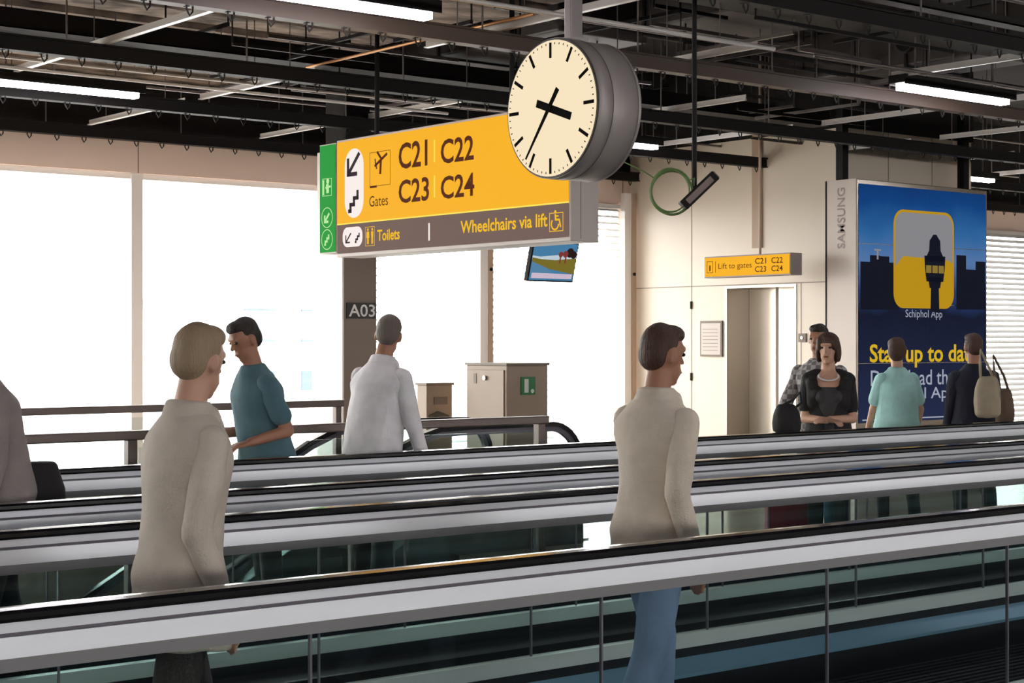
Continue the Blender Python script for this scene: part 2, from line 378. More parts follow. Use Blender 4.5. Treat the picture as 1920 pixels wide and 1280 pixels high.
# flat black channels and pipes between the beams
for k, (Y, z, h_, wd, mname, x0, x1) in enumerate(((15.55, 3.98, .05, .10, 'dark_metal', 0, 15.4), (13.3, 4.15, .16, .30, 'black_metal', 1, 15.4), (11.0, 4.05, .07, .16, 'black_metal', 2, 24),
        (8.55+.9, 4.3, .14, .26, 'black_metal', 3, 20), (8.0, 4.12, .06, .14, 'dark_metal', 5, 18), (6.5, 4.2, .08, .2, 'black_metal', 6, 14))):
    nm = ['nearest the windows', 'second from the windows', 'third from the windows', 'above the nearest lit tube', 'above the clock', 'at the top right corner'][k]
    t = thing('cable_tray', (x0, Y, z), 'long dark cable tray under the ceiling, ' + nm, 'cable tray')
    mb = MB(); mb.box(x0, x1, Y-wd/2, Y+wd/2, z, z+.012); mb.box(x0, x1, Y-wd/2, Y-wd/2+.01, z, z+h_); mb.box(x0, x1, Y+wd/2-.01, Y+wd/2, z, z+h_); mb.build('tray', mname, t)
    mb = MB()
    for q in range(4): mb.tube([(x0+ (x1-x0)*j/24, Y-wd/3+q*wd/5+random.uniform(-.01, .01), z+.03+random.uniform(0, .02)) for j in range(25)], .011, 5)
    mb.build('cable', 'rubber', t)
for k, (Y, z, r, mn, x0, x1) in enumerate(((13.0, 3.80, .014, 'grid_rail', 2.2, 9.7), (13.12, 3.9, .012, 'grid_rail', 1.5, 11), (8.6, 3.80, .018, 'grid_rail', 4.2, 9.45), (8.6, 3.80, .016, 'pipe', 9.9, 16),
        (15.1, 4.1, .014, 'pipe', 2, 22), (10.6, 4.3, .02, 'pipe', 3, 18), (14.0, 4.4, .02, 'pipe', 8, 24), (11.6, 4.5, .025, 'duct', 3, 22), (7.0, 4.0, .018, 'pipe', 7, 15))):
    nm = ['bright thin pipe above the first left windows', 'higher thin pipe doubling the one above the left windows', 'bright pipe passing behind the clock pole', 'thin pipe running from the clock to the far right',
          'thin pipe close to the windows under the ceiling', 'grey pipe high over the yellow sign', 'grey pipe high over the lift', 'dull thick pipe high above the sign', 'grey pipe at the top right, nearest the camera'][k]
    tag(MB().tube([(x0+(x1-x0)*j/6, Y, z) for j in range(7)], r, 8).build('ceiling_pipe', mn, smooth=True), nm, 'pipe')
# bright grid rails running towards the windows
for k, X in enumerate((1.7, 3.7, 5.7, 7.7, 9.7, 11.7, 13.7, 15.7, 17.7, 19.7)):
    segs = {5.7: [(10.2, 14.2)], 7.7: [(8.2, 10.6), (12.2, 14.2), (14.5, 16.6)], 9.7: [(9.0, 11.0), (12.3, 16.5)], 11.7: [(7, 9.3), (11, 16.5)]}.get(X, [(7.5, 11.8), (12.2, 16.5)])
    for q, (a, b_) in enumerate(segs):
        hw_ = .022 if X < 9 else .014
        mb = MB(); mb.box(X-hw_, X+hw_, a, b_, 3.885, 3.895); mb.box(X-.003, X+.003, a, b_, 3.895, 3.94)
        t = thing('ceiling_rail', (X, a, 3.88), 'bright rail running towards the windows, ' +
            ['second left out of sight', 'far left', 'crossing over the first left tube light', 'left of the yellow sign', 'over the yellow sign', 'right of the clock', 'over the black camera', 'over the lift sign', 'over the video wall', 'beyond the video wall'][k] + [', near piece', ', far piece', ', window piece'][q if len(segs) > 1 else 0], 'rail', 'cross rails of the ceiling')
        mb.build('strip', 'grid_rail' , t)
        for y in (a+.4, (a+b_)/2, b_-.4): MB().cyl((X, y, 3.94), (X, y, 5.2), .005, 5).build('hanger_rod', 'pipe', t)
tag(MB().cyl((7.62, 9.2, 3.93), (7.62, 12.2, 3.93), .012, 8).build('rail_reflection', 'orange_reflection'), 'thin orange conduit slanting above the yellow sign', 'reflection')  # orange strip added as a coloured reflection along the rail
# assorted random short bars and hangers, dark clutter above the beams
used_keys = set()
for k in range(150):
    Y = random.uniform(8.5, 15.4); X = random.uniform(3, 15); z = random.uniform(4.0, 4.4); L = random.uniform(.8, 2.6); mn = random.choice(['dark_metal', 'pipe', 'black_metal', 'duct'])
    q = Vector((X, Y, z))-CAM; dp_ = q.x*CU+q.y*CV; px = 960+FP*(q.x*CV-q.y*CU)/dp_; py = 640-FP*q.z/dp_
    if not (0 < px < 1900 and 0 < py < 330): continue
    col = min(int(px/215), 8); row = 0 if py < 75 else 1 if py < 160 else 2
    key = (mn, k % 2, col, row)
    if key in used_keys or len(used_keys) >= 70: continue
    used_keys.add(key)
    t_ = MB()
    if k % 2: t_.box(X, X+L, Y-.015, Y+.015, z, z+.03)
    else: t_.box(X-.015, X+.015, Y, Y+L*.8, z, z+.03)
    t_.cyl((X, Y, z+.02), (X, Y, 5.2), .008, 6)
    lab = {'dark_metal': 'dark', 'pipe': 'grey', 'black_metal': 'black', 'duct': 'dull brown'}[mn]+(' ceiling bar along the windows' if k % 2 else ' ceiling bar pointing at the windows')+', '+ \
        ['high', 'midway', 'low'][row]+[' over the left window edge', ' over the left window post', ' over the left windows', ' over the green sign', ' left of the clock', ' beside the clock', ' over the cable coil', ' over the lift', ' over the video wall'][col]
    tag(t_.build('ceiling_bracket', mn), lab, 'bracket', 'hung bars above the ceiling beams')
# ducts
def duct(x0, x1, y0, y1, z0, z1, label, holes):
    t = thing('air_duct', (x0, y0, z0), label, 'air duct')
    box('casing', 'duct', (x0, x1, y0, y1, z0, z1), t, bevel=.02)
    for (y, z, r) in holes:
        mb = MB(); mb.cyl((x0-.06, y, z), (x0+.01, y, z), r, 20); mb.build('outlet_collar', 'duct', t)
        MB().cyl((x0-.063, y, z), (x0-.055, y, z), r*.86, 20).build('outlet', 'deck_dark', t)
    k = y0+.6
    while k < y1: box('flange', 'dark_metal', (x0-.02, x1+.02, k, k+.03, z0-.02, z1+.02), t); k += 1.2
duct(9.9, 11.0, 11.6, 16.0, 4.42, 4.95, 'grey air duct with round outlets above the yellow sign', [(12.6, 4.68, .14), (14.2, 4.68, .14)])
duct(10.6, 11.8, 8.2, 11.3, 4.46, 5.0, 'grey air duct with a round outlet just right of the clock', [(10.3, 4.72, .14), (9.0, 4.72, .14)])
duct(14.1, 15.0, 9.2, 12.9, 4.46, 4.95, 'dark air duct high over the lift sign', [(11.0, 4.7, .12)])
# tube lights
def tube_light(x0, y, L, label):
    t = thing('ceiling_light', (x0, y, 3.8), label, 'light', 'tube lights of the ceiling')
    mb = MB(); mb.box(x0-.05, x0+L+.05, y-.09, y+.09, 3.83, 3.90); mb.box(x0-.05, x0+L+.05, y-.09, y-.08, 3.815, 3.83); mb.box(x0-.05, x0+L+.05, y+.08, y+.09, 3.815, 3.83)
    mb.build('housing', 'black_metal', t)
    box('diffuser', 'tube', (x0, x0+L, y-.05, y+.05, 3.775, 3.83), t)
    for x in (x0+.2, x0+L-.2): MB().cyl((x, y, 3.9), (x, y, 5.2), .008, 6).build('hanger_rod', 'pipe', t)
tube_light(5.45, 13.8, 1.4, 'lit white tube light over the left windows')
tube_light(5.35, 9.2, 1.35, 'lit white tube light at the top left of the clock')
tube_light(11.7, 9.2, 1.5, 'lit white tube light at the upper right over the video wall')
tube_light(11.8, 13.8, 1.4, 'lit white tube light half hidden behind the clock')
tube_light(18.0, 13.8, 1.5, 'lit white tube light furthest back at the right edge')
tube_light(18.0, 9.2, 1.5, 'lit white tube light beyond the right edge, near row')
tube_light(-.9, 9.2, 1.5, 'lit white tube light beyond the left edge, near row')
for y, rn in ((4.6, 'over the walkways'), (0, 'over the camera'), (-4.6, 'behind the camera')):
    for x, cn in ((-.9, 'near piece'), (5.4, 'middle piece'), (11.7, 'far piece')): tube_light(x, y, 1.5, 'lit white tube light of the row '+rn+', '+cn)

# ------------------------------------------------------------------ moving walkways
R1, R2, R3, R4 = 3.81, 5.39, 6.29, 7.85
WXa, WXb = -5.0, 19.0
def loop_path(x0, x1, zt, r):
    zc = zt-r; p = [(x0+r*math.cos(math.radians(a)), zc+r*math.sin(math.radians(a))) for a in range(250, 89, -10)]
    q = [(x1+r*math.cos(math.radians(a)), zc+r*math.sin(math.radians(a))) for a in range(90, -71, -10)]
    return p, q
def rail_paths(off):
    r = .36-off; p, q = loop_path(WXa, WXb, 1.0-off, r)
    return p+q
def balustrade(t, Y, inner, lab):
    """inner: +1 when the pallets lie towards +Y of this balustrade"""
    up = [(-.040, -.022), (-.040, -.010), (-.032, -.002), (0, 0), (.032, -.002), (.040, -.010), (.040, -.022), (.034, -.030), (-.034, -.030)]
    MB().sweep(rail_paths(0), up, Y).build('handrail', 'rubber', t, smooth=False)
    def band(name, o0, o1, w0, w1, m_):
        MB().sweep(rail_paths(0), [(-w0, -o0), (w0, -o0), (w1, -o1), (-w1, -o1)], Y).build(name, m_, t)
    band('upper_trim', .030, .054, .026, .032, 'aluminium')
    band('groove', .054, .064, .014, .014, 'aluminium_dark')
    band('head_profile', .064, .113, .032, .036, 'aluminium')
    band('glass_clamp', .113, .147, .036, .024, 'aluminium_grey')
    proto = None; x = 3.42-1.03*8
    while x+1.03 < WXb+.3:
        if proto is None: proto = MB().box(x+.004, x+1.026, Y-.006, Y+.006, .30, .856).build('glass_panel', 'rail_glass', t, bevel=0); xp = x
        else: o = proto.copy(); C.objects.link(o); o.location.x = x-xp
        MB().box(x-.003, x+.003, Y-.0055, Y+.0055, .30, .856).build('glass_joint', 'aluminium_dark', t)
        x += 1.03
    s = inner
    # lower decks: inner and outer sloping trims and the skirt
    def prism(name, prof, m_):
        n = len(prof); vs = [(xx, Y+s*a, b) for xx in (WXa, WXb) for a, b in prof]
        MB().add(vs, [tuple(range(n)), tuple(range(n, 2*n))] + [(i, (i+1) % n, n+(i+1) % n, n+i) for i in range(n)]).build(name, m_, t)
    prism('base_clamp', [(-.03, .262), (.03, .262), (.024, .322), (-.024, .322)], 'clamp_light')
    prism('base_body', [(-.028, .18), (.028, .18), (.028, .262), (-.028, .262)], 'skirt')
    prism('inner_deck', [(.028, .222), (.12, .170), (.12, .155), (.028, .155)], 'deck_blue')
    prism('skirt_panel', [(.10, .155), (.12, .155), (.12, .0), (.10, .0)], 'skirt')
    prism('outer_deck', [(-.028, .215), (-.15, .185), (-.15, .165), (-.028, .165)], 'deck_panel')
    prism('outer_cladding', [(-.13, .165), (-.15, .165), (-.15, .0), (-.13, .0)], 'deck_panel')
def walkway(Ya, Yb, label):
    t = thing('moving_walkway', ((WXa+WXb)/2, (Ya+Yb)/2, 0), label, 'moving walkway')
    balustrade(t, Ya, 1, 'near'); balustrade(t, Yb, -1, 'far')
    mb = MB(); y0, y1 = Ya+.13, Yb-.13; n = 26
    for i in range(n):
        a = y0+(y1-y0)*i/n; mb.box(0, .394, a, a+(y1-y0)/n*.55, .03, .038)
    mb.box(0, .394, y0, y1, .005, .03); me = mb.mesh('pallet')
    for k in range(60):
        o = link('pallet', me if k else me, 'pallet', t); o.location.x = WXa+k*.4
    for x in (WXa-.1, WXb-.2): box('comb_plate', 'comb_yellow', (x-.1, x+.3, y0, y1, 0.0, .045), t)
walkway(R1, R2, 'nearest moving walkway with glass sides and black handrails')
walkway(R3, R4, 'second moving walkway, behind the nearest one')
# stainless infill between the two walkways
t = thing('divider_panel', (6, 5.84, 0), 'metal filler panels on the floor between the two moving walkways', 'panel')
proto = None
for k in range(16):
    x = WXa+.02+k*1.5
    if proto is None: proto = box('panel', 'skirt', (x, x+1.49, R2+.155, R3-.155, 0, .115), t, bevel=.004); xp = x
    else: o = proto.copy(); C.objects.link(o); o.location.x = x-xp

# ------------------------------------------------------------------ escalator and railings
t = thing('escalator', (7.5, 10.9, 0), 'escalator going down below the yellow sign between black handrails', 'escalator')
def esc_path(off):
    r = .33-off; zt = .98-off; xe = 9.05-.33
    q = [(xe+r*math.cos(math.radians(a)), .65+r*math.sin(math.radians(a))) for a in range(-80, 91, 10)]
    return q+[(7.9, zt), (7.6, zt-.01), (7.45, zt-.05), (7.2, zt-.15), (1.2, zt-.15-3.3)]
for Y in (10.32, 11.5):
    MB().sweep([(a, b) for a, b in esc_path(0)][::-1], [(-.04, -.035), (-.04, -.01), (-.03, 0), (.03, 0), (.04, -.01), (.04, -.035)], Y).build('handrail', 'rubber', t)
    MB().sweep(esc_path(0)[::-1], [(-.02, -.035), (.02, -.035), (.02, -.075), (-.02, -.075)], Y).build('handrail_guide', 'aluminium_dark', t)
    pts = [(a, Y-.006, b) for a, b in esc_path(.075)]+[(1.2, Y-.006, -3.2), (7.2, Y-.006, .12), (8.7, Y-.006, .12)]
    MB().poly(pts, .012, (0, 1, 0)).build('glass_panel', 'rail_glass', t)
    pts = [(9.0, Y-.08, .16), (7.3, Y-.08, .16), (1.2, Y-.08, -3.18), (1.2, Y-.08, -3.5), (7.3, Y-.08, -.1), (9.0, Y-.08, -.1)]
    MB().poly(pts, .16, (0, 1, 0)).build('deck', 'deck_panel', t)
box('landing_plate', 'stainless', (7.3, 9.2, 10.4, 11.42, 0.002, .012), t)
for k in range(14):
    x = 7.3-.4*k; z = -.2*(k+1)*1.1; box('step', 'pallet', (x-.42, x, 10.4, 11.42, z-.16, z), t)
t = bpy.data.objects['floor']
wl = MB(); wl.box(WX0-.1, WX0, WY0, WY1, -4, -.3); wl.box(WX0, WX1, WY0-.1, WY0, -4, -.3); wl.box(WX0, WX1, WY1, WY1+.1, -4, -.3); wl.box(WX0, WX1, WY0, WY1, -4.1, -4); wl.box(WX1, WX1+.1, WY0, WY1, -4, -.3)
tag(wl.build('wall_well', 'beige_joint'), kind='structure')
def railing(Y, xs, label, th, posts):
    t = thing('guard_railing', (xs[0], Y, 0), label, 'railing')
    box('top_rail', 'rail_taupe', (xs[0], xs[1], Y-.04, Y+.04, 1.1-th, 1.1), t, bevel=.008)
    for x in posts:
        box('post', 'rail_taupe', (x-.03, x+.03, Y-.03, Y+.03, 0, 1.1-th), t, bevel=.004); box('foot_plate', 'rail_taupe', (x-.07, x+.07, Y-.07, Y+.07, 0, .012), t)
    ps = sorted(posts)
    for a, b_ in zip(ps[:-1], ps[1:]): box('glass_panel', 'rail_glass', (a+.05, b_-.05, Y-.005, Y+.005, .08, 1.0), t)
railing(9.1, (-3.2, 7.65), 'dark railing on the near side of the escalator opening', .055, [-3.1, -1.7, -.15, 1.4, 2.93, 4.48, 6.04, 7.59])
railing(12.7, (-3.2, 8.3), 'dark railing on the far side of the escalator opening, nearer the windows', .06, [-3.1, -1.5, .1, 1.7, 3.3, 5.1, 6.91, 8.25])

# ------------------------------------------------------------------ column and its number plate
cx0, cy0 = 9.37, 14.3
t = thing('square_column', (cx0+.2, cy0+.2, 0), 'square taupe column with its window-lit side coloured pale below the left end of the yellow sign', 'column')
p0, p1 = onY(645, cy0), onY(706, cy0); pl = onX(598, p0.x)
box('shaft', 'column_front', (p0.x, p1.x, cy0, pl.y, 0, 3.55), t)
box('lit_side_face', 'column_lit_side', (p0.x-.02, p0.x, cy0, pl.y, 0, 3.55), t)  # pale colour stands in for window light on this face
box('upper_shaft', 'deck_dark', (p0.x+.05, p1.x-.05, cy0+.05, pl.y-.05, 3.55, 5.2), t)
t = thing('number_plate', (p0.x, cy0, 1.9), 'black plate reading A03 on the taupe column', 'sign')
a, b_ = onY(649, cy0, 597), onY(704, cy0, 568)
box('plate', 'sign_black', (a.x, b_.x, cy0-.015, cy0-.001, a.z, b_.z), t)
pl_ = Plane((a.x, cy0-.015, a.z), (1, 0, 0), (0, 0, 1), (0, -1, 0), t); W_, H_ = b_.x-a.x, b_.z-a.z
pl_.text('lettering', 'A03', W_*.06, H_*.12, W_*.95, H_*.9, 'white_paint', bold=.012)

# ------------------------------------------------------------------ cabinets behind the escalator
def cab(pxl, pxc, pxr, D, ytop, label, name):
    """corner nearest the camera at pxc; left face looks to -X, right face to -Y"""
    c_ = dep(pxc, D); lf = onX(pxl, c_.x); rt = onY(pxr, c_.y); z = dep(pxc, D, ytop).z
    t = thing(name, (c_.x, c_.y, 0), label, 'cabinet')
    return t, c_.x, rt.x, c_.y, lf.y, z
t, x0, x1, y0, y1, z1 = cab(875, 950, 1027, 15.0, 681, 'tall taupe metal cabinet with a green exit plate beside the escalator', 'service_cabinet')
box('body', 'cabinet', (x0, x1, y0, y1, 0.06, z1-.02), t, bevel=.006); box('top', 'cabinet_edge', (x0-.012, x1+.012, y0-.012, y1+.012, z1-.02, z1), t)
box('plinth', 'cabinet_edge', (x0+.02, x1-.02, y0+.02, y1-.02, 0, .06), t)
box('door', 'cabinet', (x0-.012, x0, y0+.03, y1-.03, .1, z1-.06), t, bevel=.003)
q = onX(912, x0, 708); MB().cyl((x0-.03, q.y, q.z), (x0-.01, q.y, q.z), .022, 12).build('lock', 'stainless', t)
q = onX(893, x0, 708); box('vent_slot', 'cabinet_edge', (x0-.016, x0-.012, q.y-.02, q.y+.02, q.z-.05, q.z+.04), t)
ga, gb = onY(977, y0-.006, 740), onY(1003, y0-.006, 706)
pp = box('exit_plate', mat('plate_green', lin((28, 120, 66)), .4), (ga.x, gb.x, y0-.012, y0, ga.z, gb.z), t)
gp = Plane((ga.x, y0-.012, ga.z), (1, 0, 0), (0, 0, 1), (0, -1, 0), pp); gw, gh = gb.x-ga.x, gb.z-ga.z
gp.rect('door_symbol', gw*.2, gh*.12, gw*.5, gh*.88, 'white_paint'); gp.poly('runner_symbol', disc(gw*.78, gh*.2, gw*.12, 10), 'white_paint')
t, x0, x1, y0, y1, z1 = cab(782, 800, 848, 15.6, 718, 'low taupe cabinet with a dark sloped opening left of the tall cabinet', 'low_cabinet')
box('body', 'cabinet', (x0, x1, y0, y1, 0.0, z1-.02), t, bevel=.006); box('top', 'cabinet_edge', (x0-.012, x1+.012, y0-.012, y1+.012, z1-.02, z1), t)
MB().poly([(x0+.02, y0-.014, z1-.42), (x1-.02, y0-.014, z1-.36), (x1-.05, y0-.014, z1-.30), (x0+.12, y0-.014, z1-.26), (x0+.02, y0-.014, z1-.3)], .012, (0, 1, 0)).build('opening', 'kiosk_dark', t)
box('notice', 'cabinet_edge', (x0+.08, x1-.06, y0-.008, y0, z1-.2, z1-.13), t)

# ------------------------------------------------------------------ main gate sign
SX = 7.85
sl = onX(633, SX); sr = onX(1066, SX)
zb = onX(633, SX, 478).z; zt_ = onX(633, SX, 268).z; zm = onX(633, SX, 421).z
t = thing('gate_sign', (SX, (sl.y+sr.y)/2, zb), 'large yellow hanging sign for gates C21 to C24 with a grey toilets band', 'sign')
box('case', 'sign_case', (SX+.004, SX+.27, sr.y-.02, sl.y+.02, zb-.02, zt_+.02), t, bevel=.006)
box('end_seam', 'sign_case_dark', (SX+.095, SX+.10, sr.y-.022, sr.y-.019, zb, zt_), t)
yel = box('yellow_panel', 'sign_yellow', (SX-.004, SX+.006, sr.y, sl.y, zm+.006, zt_), t)
gry = box('grey_panel', 'sign_grey', (SX-.004, SX+.006, sr.y, sl.y, zb+.01, zm-.006), t)
box('pale_seam', 'sign_pale', (SX-.006, SX+.006, sr.y, sl.y, zm-.006, zm+.006), t)
sp = Plane((SX-.004, sl.y, zb), (0, -1, 0), (0, 0, 1), (-1, 0, 0), yel)
def s2(px, py): q = onX(px, SX-.004, py); return (sl.y-q.y, q.z-zb)
def fit(name, txt, xa, ya, xb, yb, m_, bold=.0):     # pixel box: lower left, upper right
    a = s2(xa, ya); b = s2(xb, yb)
    h = b[1]-a[1]; sp.text(name, txt, a[0], a[1], b[0], b[1], m_, bold=bold)
def lowleft(txt, xa, xb, yla, ylt, m_, bold=.0, name='lettering'):
    a = s2(xa, yla); tp = s2(xa, ylt); b = s2(xb, 300); sp.text(name, txt, a[0], a[1], b[0], tp[1], m_, bold=bold)
lowleft('C21', 748, 802, 318, 269, 'sign_brown', .018); lowleft('C22', 827, 889, 308, 262, 'sign_brown', .018)
lowleft('C23', 748, 805, 382, 338, 'sign_brown', .018); lowleft('C24', 827, 890, 374, 331, 'sign_brown', .018)
for ya, yb_ in ((304, 262), (370, 329)):
    a = s2(815, ya); b = s2(815, yb_); sp.rect('divider', a[0]-.008, a[1], a[0]+.008, b[1], 'sign_pale')
a = s2(647, 410); b = s2(682, 410); c_ = s2(647, 281); sp.round('white_pill', a[0], a[1], b[0], c_[1], (b[0]-a[0])*.49, 'sign_white')
ca = s2(664, 307); sp.many('arrow_symbol', arrow_sw(ca[0], ca[1], .085, .035), 'sign_dark', lift=.004)
ca = s2(664, 376); sp.many('stairs_symbol', stairs(ca[0], ca[1], .085, .032), 'sign_dark', lift=.004)
# aeroplane pictogram in a thin square
a = s2(694, 350); b = s2(732, 281); sp.many('plane_frame', outline(a[0], a[1], b[0], b[1]-.0, .004), 'sign_brown')
ca = s2(715, 303); cx, cy = ca
pln = [bar(cx-.09, cy-.03, cx+.09, cy+.06, .022), bar(cx+.0, cy+.02, cx-.01, cy-.10, .028), bar(cx+.01, cy+.02, cx-.055, cy+.085, .022), bar(cx-.075, cy-.02, cx-.085, cy+.03, .014), bar(cx-.07, cy-.02, cx-.06, cy-.055, .014)]
sp.many('plane_symbol', pln, 'sign_brown', lift=.004)
a = s2(694, 353); sp.rect('dash', a[0], a[1], a[0]+.10, a[1]+.018, 'sign_brown')
lowleft('Gates', 693, 728, 388, 368, 'sign_brown', .0)
# grey band
sp.p = gry
a = s2(643, 464); b = s2(680, 464); c_ = s2(643, 427); sp.round('white_pill', a[0], a[1], b[0], c_[1], .07, 'sign_white')
ca = s2(654, 446); sp.many('arrow_symbol', arrow_sw(ca[0], ca[1], .038, .014), 'sign_dark', lift=.004)
ca = s2(671, 445); sp.many('stairs_symbol', stairs(ca[0], ca[1], .038, .016), 'sign_dark', lift=.004)
a = s2(686, 460); b = s2(703, 426); h = s2(686, 426)[1]-a[1]; wd = b[0]-a[0]
def man(cx, base, h, skirt):
    L = [disc(cx, base+h*.9, h*.09, 10), [(cx-h*.13, base+h*.78), (cx+h*.13, base+h*.78), (cx+h*(.17 if skirt else .1), base+h*.38), (cx-h*(.17 if skirt else .1), base+h*.38)],
         bar(cx-h*.06, base, cx-h*.06, base+h*.4, h*.08), bar(cx+h*.06, base, cx+h*.06, base+h*.4, h*.08)]
    return L
sp.many('toilet_symbol', man(a[0]+wd*.27, a[1]+.01, h*.88, True)+man(a[0]+wd*.75, a[1]+.01, h*.88, False)+outline(a[0], a[1]-.005, b[0], a[1]+h, .004), 'sign_amber', lift=.004)
lowleft('Toilets', 708, 750, 452, 431, 'sign_amber', .02)
a = s2(805, 451); c_ = s2(805, 418); sp.rect('divider', a[0]-.01, a[1], a[0]+.01, c_[1], 'sign_white')
lowleft('Wheelchairs via lift', 864, 1027, 438, 414, 'sign_amber', .02)
a = s2(1031, 434); b = s2(1056, 434); c_ = s2(1031, 400); sp.many('wheelchair_frame', outline(a[0], a[1], b[0], c_[1], .006), 'sign_amber')
cx, cy = (a[0]+b[0])/2, a[1]+.056
ring = [(cx-.012+.04*math.cos(x), cy-.005+.04*math.sin(x)) for x in [PI*.75+i*PI*1.25/10 for i in range(11)]]
sp.many('wheelchair_symbol', [bar(*ring[i], *ring[i+1], .012) for i in range(10)]+[disc(cx-.008, cy+.082, .012, 10), bar(cx-.008, cy+.066, cx-.004, cy+.02, .016), bar(cx-.004, cy+.025, cx+.035, cy+.025, .014), bar(cx+.035, cy+.028, cx+.05, cy-.03, .014), bar(cx-.01, cy+.052, cx+.028, cy+.05, .01)], 'sign_amber', lift=.004)
for y in (sr.y+.8, sl.y-.4): MB().cyl((SX+.13, y, zt_), (SX+.13, y, 5.2), .02, 8).build('hanger_pole', 'black_metal', t)
# green emergency strip at its left end
gl = onX(600, SX); gr = onX(628, SX)
t = thing('exit_sign', (SX, gl.y, zb), 'narrow green lit emergency exit sign at the left end of the gate sign', 'sign')
box('case', 'sign_case', (SX+.006, SX+.2, gr.y-.005, gl.y+.012, zb+.02, zt_+.005), t); grn = box('green_panel', 'sign_green', (SX-.002, SX+.006, gr.y, gl.y, zb+.03, zt_-.005), t)
gp = Plane((SX-.002, gl.y, zb), (0, -1, 0), (0, 0, 1), (-1, 0, 0), grn); gw = gl.y-gr.y
def g2(py): return onX(614, SX, py).z-zb
gp.many('runner_symbol', [bar(gw*.25, g2(365), gw*.25, g2(337), gw*.12), bar(gw*.55, g2(362), gw*.52, g2(345), gw*.18), disc(gw*.55, g2(340), gw*.1, 10), bar(gw*.4, g2(352), gw*.75, g2(350), gw*.08)]+outline(gw*.2, g2(367), gw*.8, g2(335), .005), 'sign_mint')
for cyy in (408, 449):
    zc = g2(cyy); r = gw*.36
    ringp = disc(gw*.5, zc, r, 28); gp.many('ring_symbol', [bar(*ringp[i], *ringp[(i+1) % 28], .007) for i in range(28)], 'sign_mint')
    gp.many('arrow_symbol' if cyy == 408 else 'stairs_symbol', arrow_sw(gw*.5, zc, r*.42, .022) if cyy == 408 else stairs(gw*.5, zc, r*.5, .02), 'sign_mint')

# ------------------------------------------------------------------ clock
CD = 9.66; cc = dep(1033, CD, 203); CR = .402; CT = .34
t = thing('station_clock', (cc.x+CT/2, cc.y, cc.z+CR), 'large round double-faced hanging clock showing about 3.37', 'clock')
def ringX(name, x0, x1, r, m_, n=64, r1=None, smooth=True):
    o = MB().cyl((x0, cc.y, cc.z), (x1, cc.y, cc.z), r, n, r1).build(name, m_, t)
    for p in o.data.polygons: p.use_smooth = len(p.vertices) == 4
    return o
ringX('drum', cc.x+.012, cc.x+CT-.012, CR-.004, 'clock_body')
ringX('front_bezel', cc.x+.01, cc.x+.115, CR, 'clock_body'); ringX('back_bezel', cc.x+CT-.03, cc.x+CT-.01, CR, 'clock_body')
ringX('rim', cc.x+.002, cc.x+.012, CR-.004, 'clock_seam'); ringX('drum_seam', cc.x+.115, cc.x+.119, CR+.001, 'clock_seam')
dial = ringX('dial', cc.x-.002, cc.x+.004, CR*.965, 'clock_face'); ringX('rear_dial', cc.x+CT-.01, cc.x+CT, CR*.965, 'clock_face')
kp = Plane((cc.x-.002, cc.y, cc.z), (0, -1, 0), (0, 0, 1), (-1, 0, 0), dial)
def rad(a, r0, r1, w_):
    s_, c_ = math.sin(math.radians(a)), math.cos(math.radians(a)); return bar(s_*r0, c_*r0, s_*r1, c_*r1, w_)
for h in range(12): kp.many('hour_mark', [rad(h*30, CR*.71, CR*.93, .020)], 'clock_mark')
kp.many('minute_marks', [rad(k*6, CR*.90, CR*.93, .006) for k in range(60) if k % 5], 'clock_mark')
kp.many('hour_hand', [[(0, 0)]] and [rad(109, -.12, .20, .045)], 'clock_mark', lift=.010)
ma = 217; s_, c_ = math.sin(math.radians(ma)), math.cos(math.radians(ma))
kp.many('minute_hand', [[(-s_*.13+c_*.017, -c_*.13-s_*.017), (-s_*.13-c_*.017, -c_*.13+s_*.017), (s_*.345-c_*.007, c_*.345+s_*.007), (s_*.345+c_*.007, c_*.345-s_*.007)]], 'clock_mark', lift=.014)
box('hanger_pole', 'pole_grey', (cc.x+CT/2-.045, cc.x+CT/2+.045, cc.y-.03, cc.y+.03, cc.z+CR-.02, 5.2), t, bevel=.006)
box('pole_foot', 'clock_body', (cc.x+CT/2-.07, cc.x+CT/2+.07, cc.y-.05, cc.y+.05, cc.z+CR-.02, cc.z+CR+.015), t)

# ------------------------------------------------------------------ hanging monitor
mc = dep(1038, 17.0, 491); tl = math.radians(15)
ux = Vector((1, 0, 0)); vz = Vector((0, -math.sin(tl), math.cos(tl))); nn = Vector((0, -math.cos(tl), -math.sin(tl)))
t = thing('hanging_monitor', mc, 'flat tilted monitor showing a landscape, hung below the yellow sign', 'monitor')
MB().obox(mc-nn*.03, ux*.30, vz*.205, nn*.028).build('casing', 'black_metal', t, bevel=.004)
mp_ = Plane(mc-ux*.285-vz*.19, ux, vz, nn, t)
mp_.rect('screen', 0, 0, .57, .38, 'tv_sky', lift=0)
mp_.many('cloud_picture', [[(0, .2), (.57, .2), (.57, .3), (.45, .27), (.3, .26), (.1, .24), (0, .25)]], 'tv_cloud', lift=.002)
mp_.many('grass_picture', [[(0, .16), (.57, .14), (.57, .235), (.3, .21), (.12, .215), (0, .23)], [(.15, .13), (.57, .07), (.57, .15), (.1, .17)]], 'tv_grass', lift=.004)
mp_.many('water_picture', [[(0, .06), (.32, .06), (.2, .13), (.0, .19)]], 'tv_water', lift=.005)
mp_.many('caption_bar', [[(0.02, .02), (.55, .02), (.55, .07), (.02, .075)]], 'tv_bar', lift=.006)
mp_.many('cattle_picture', [disc(.36, .27, .03, 10), disc(.42, .275, .035, 10), bar(.36, .18, .36, .26, .018), bar(.43, .18, .43, .26, .018)], 'tv_red', lift=.006)
mp_.many('tree_picture', [disc(.48, .29, .05, 12), disc(.53, .27, .04, 12)], 'tv_dark', lift=.005)
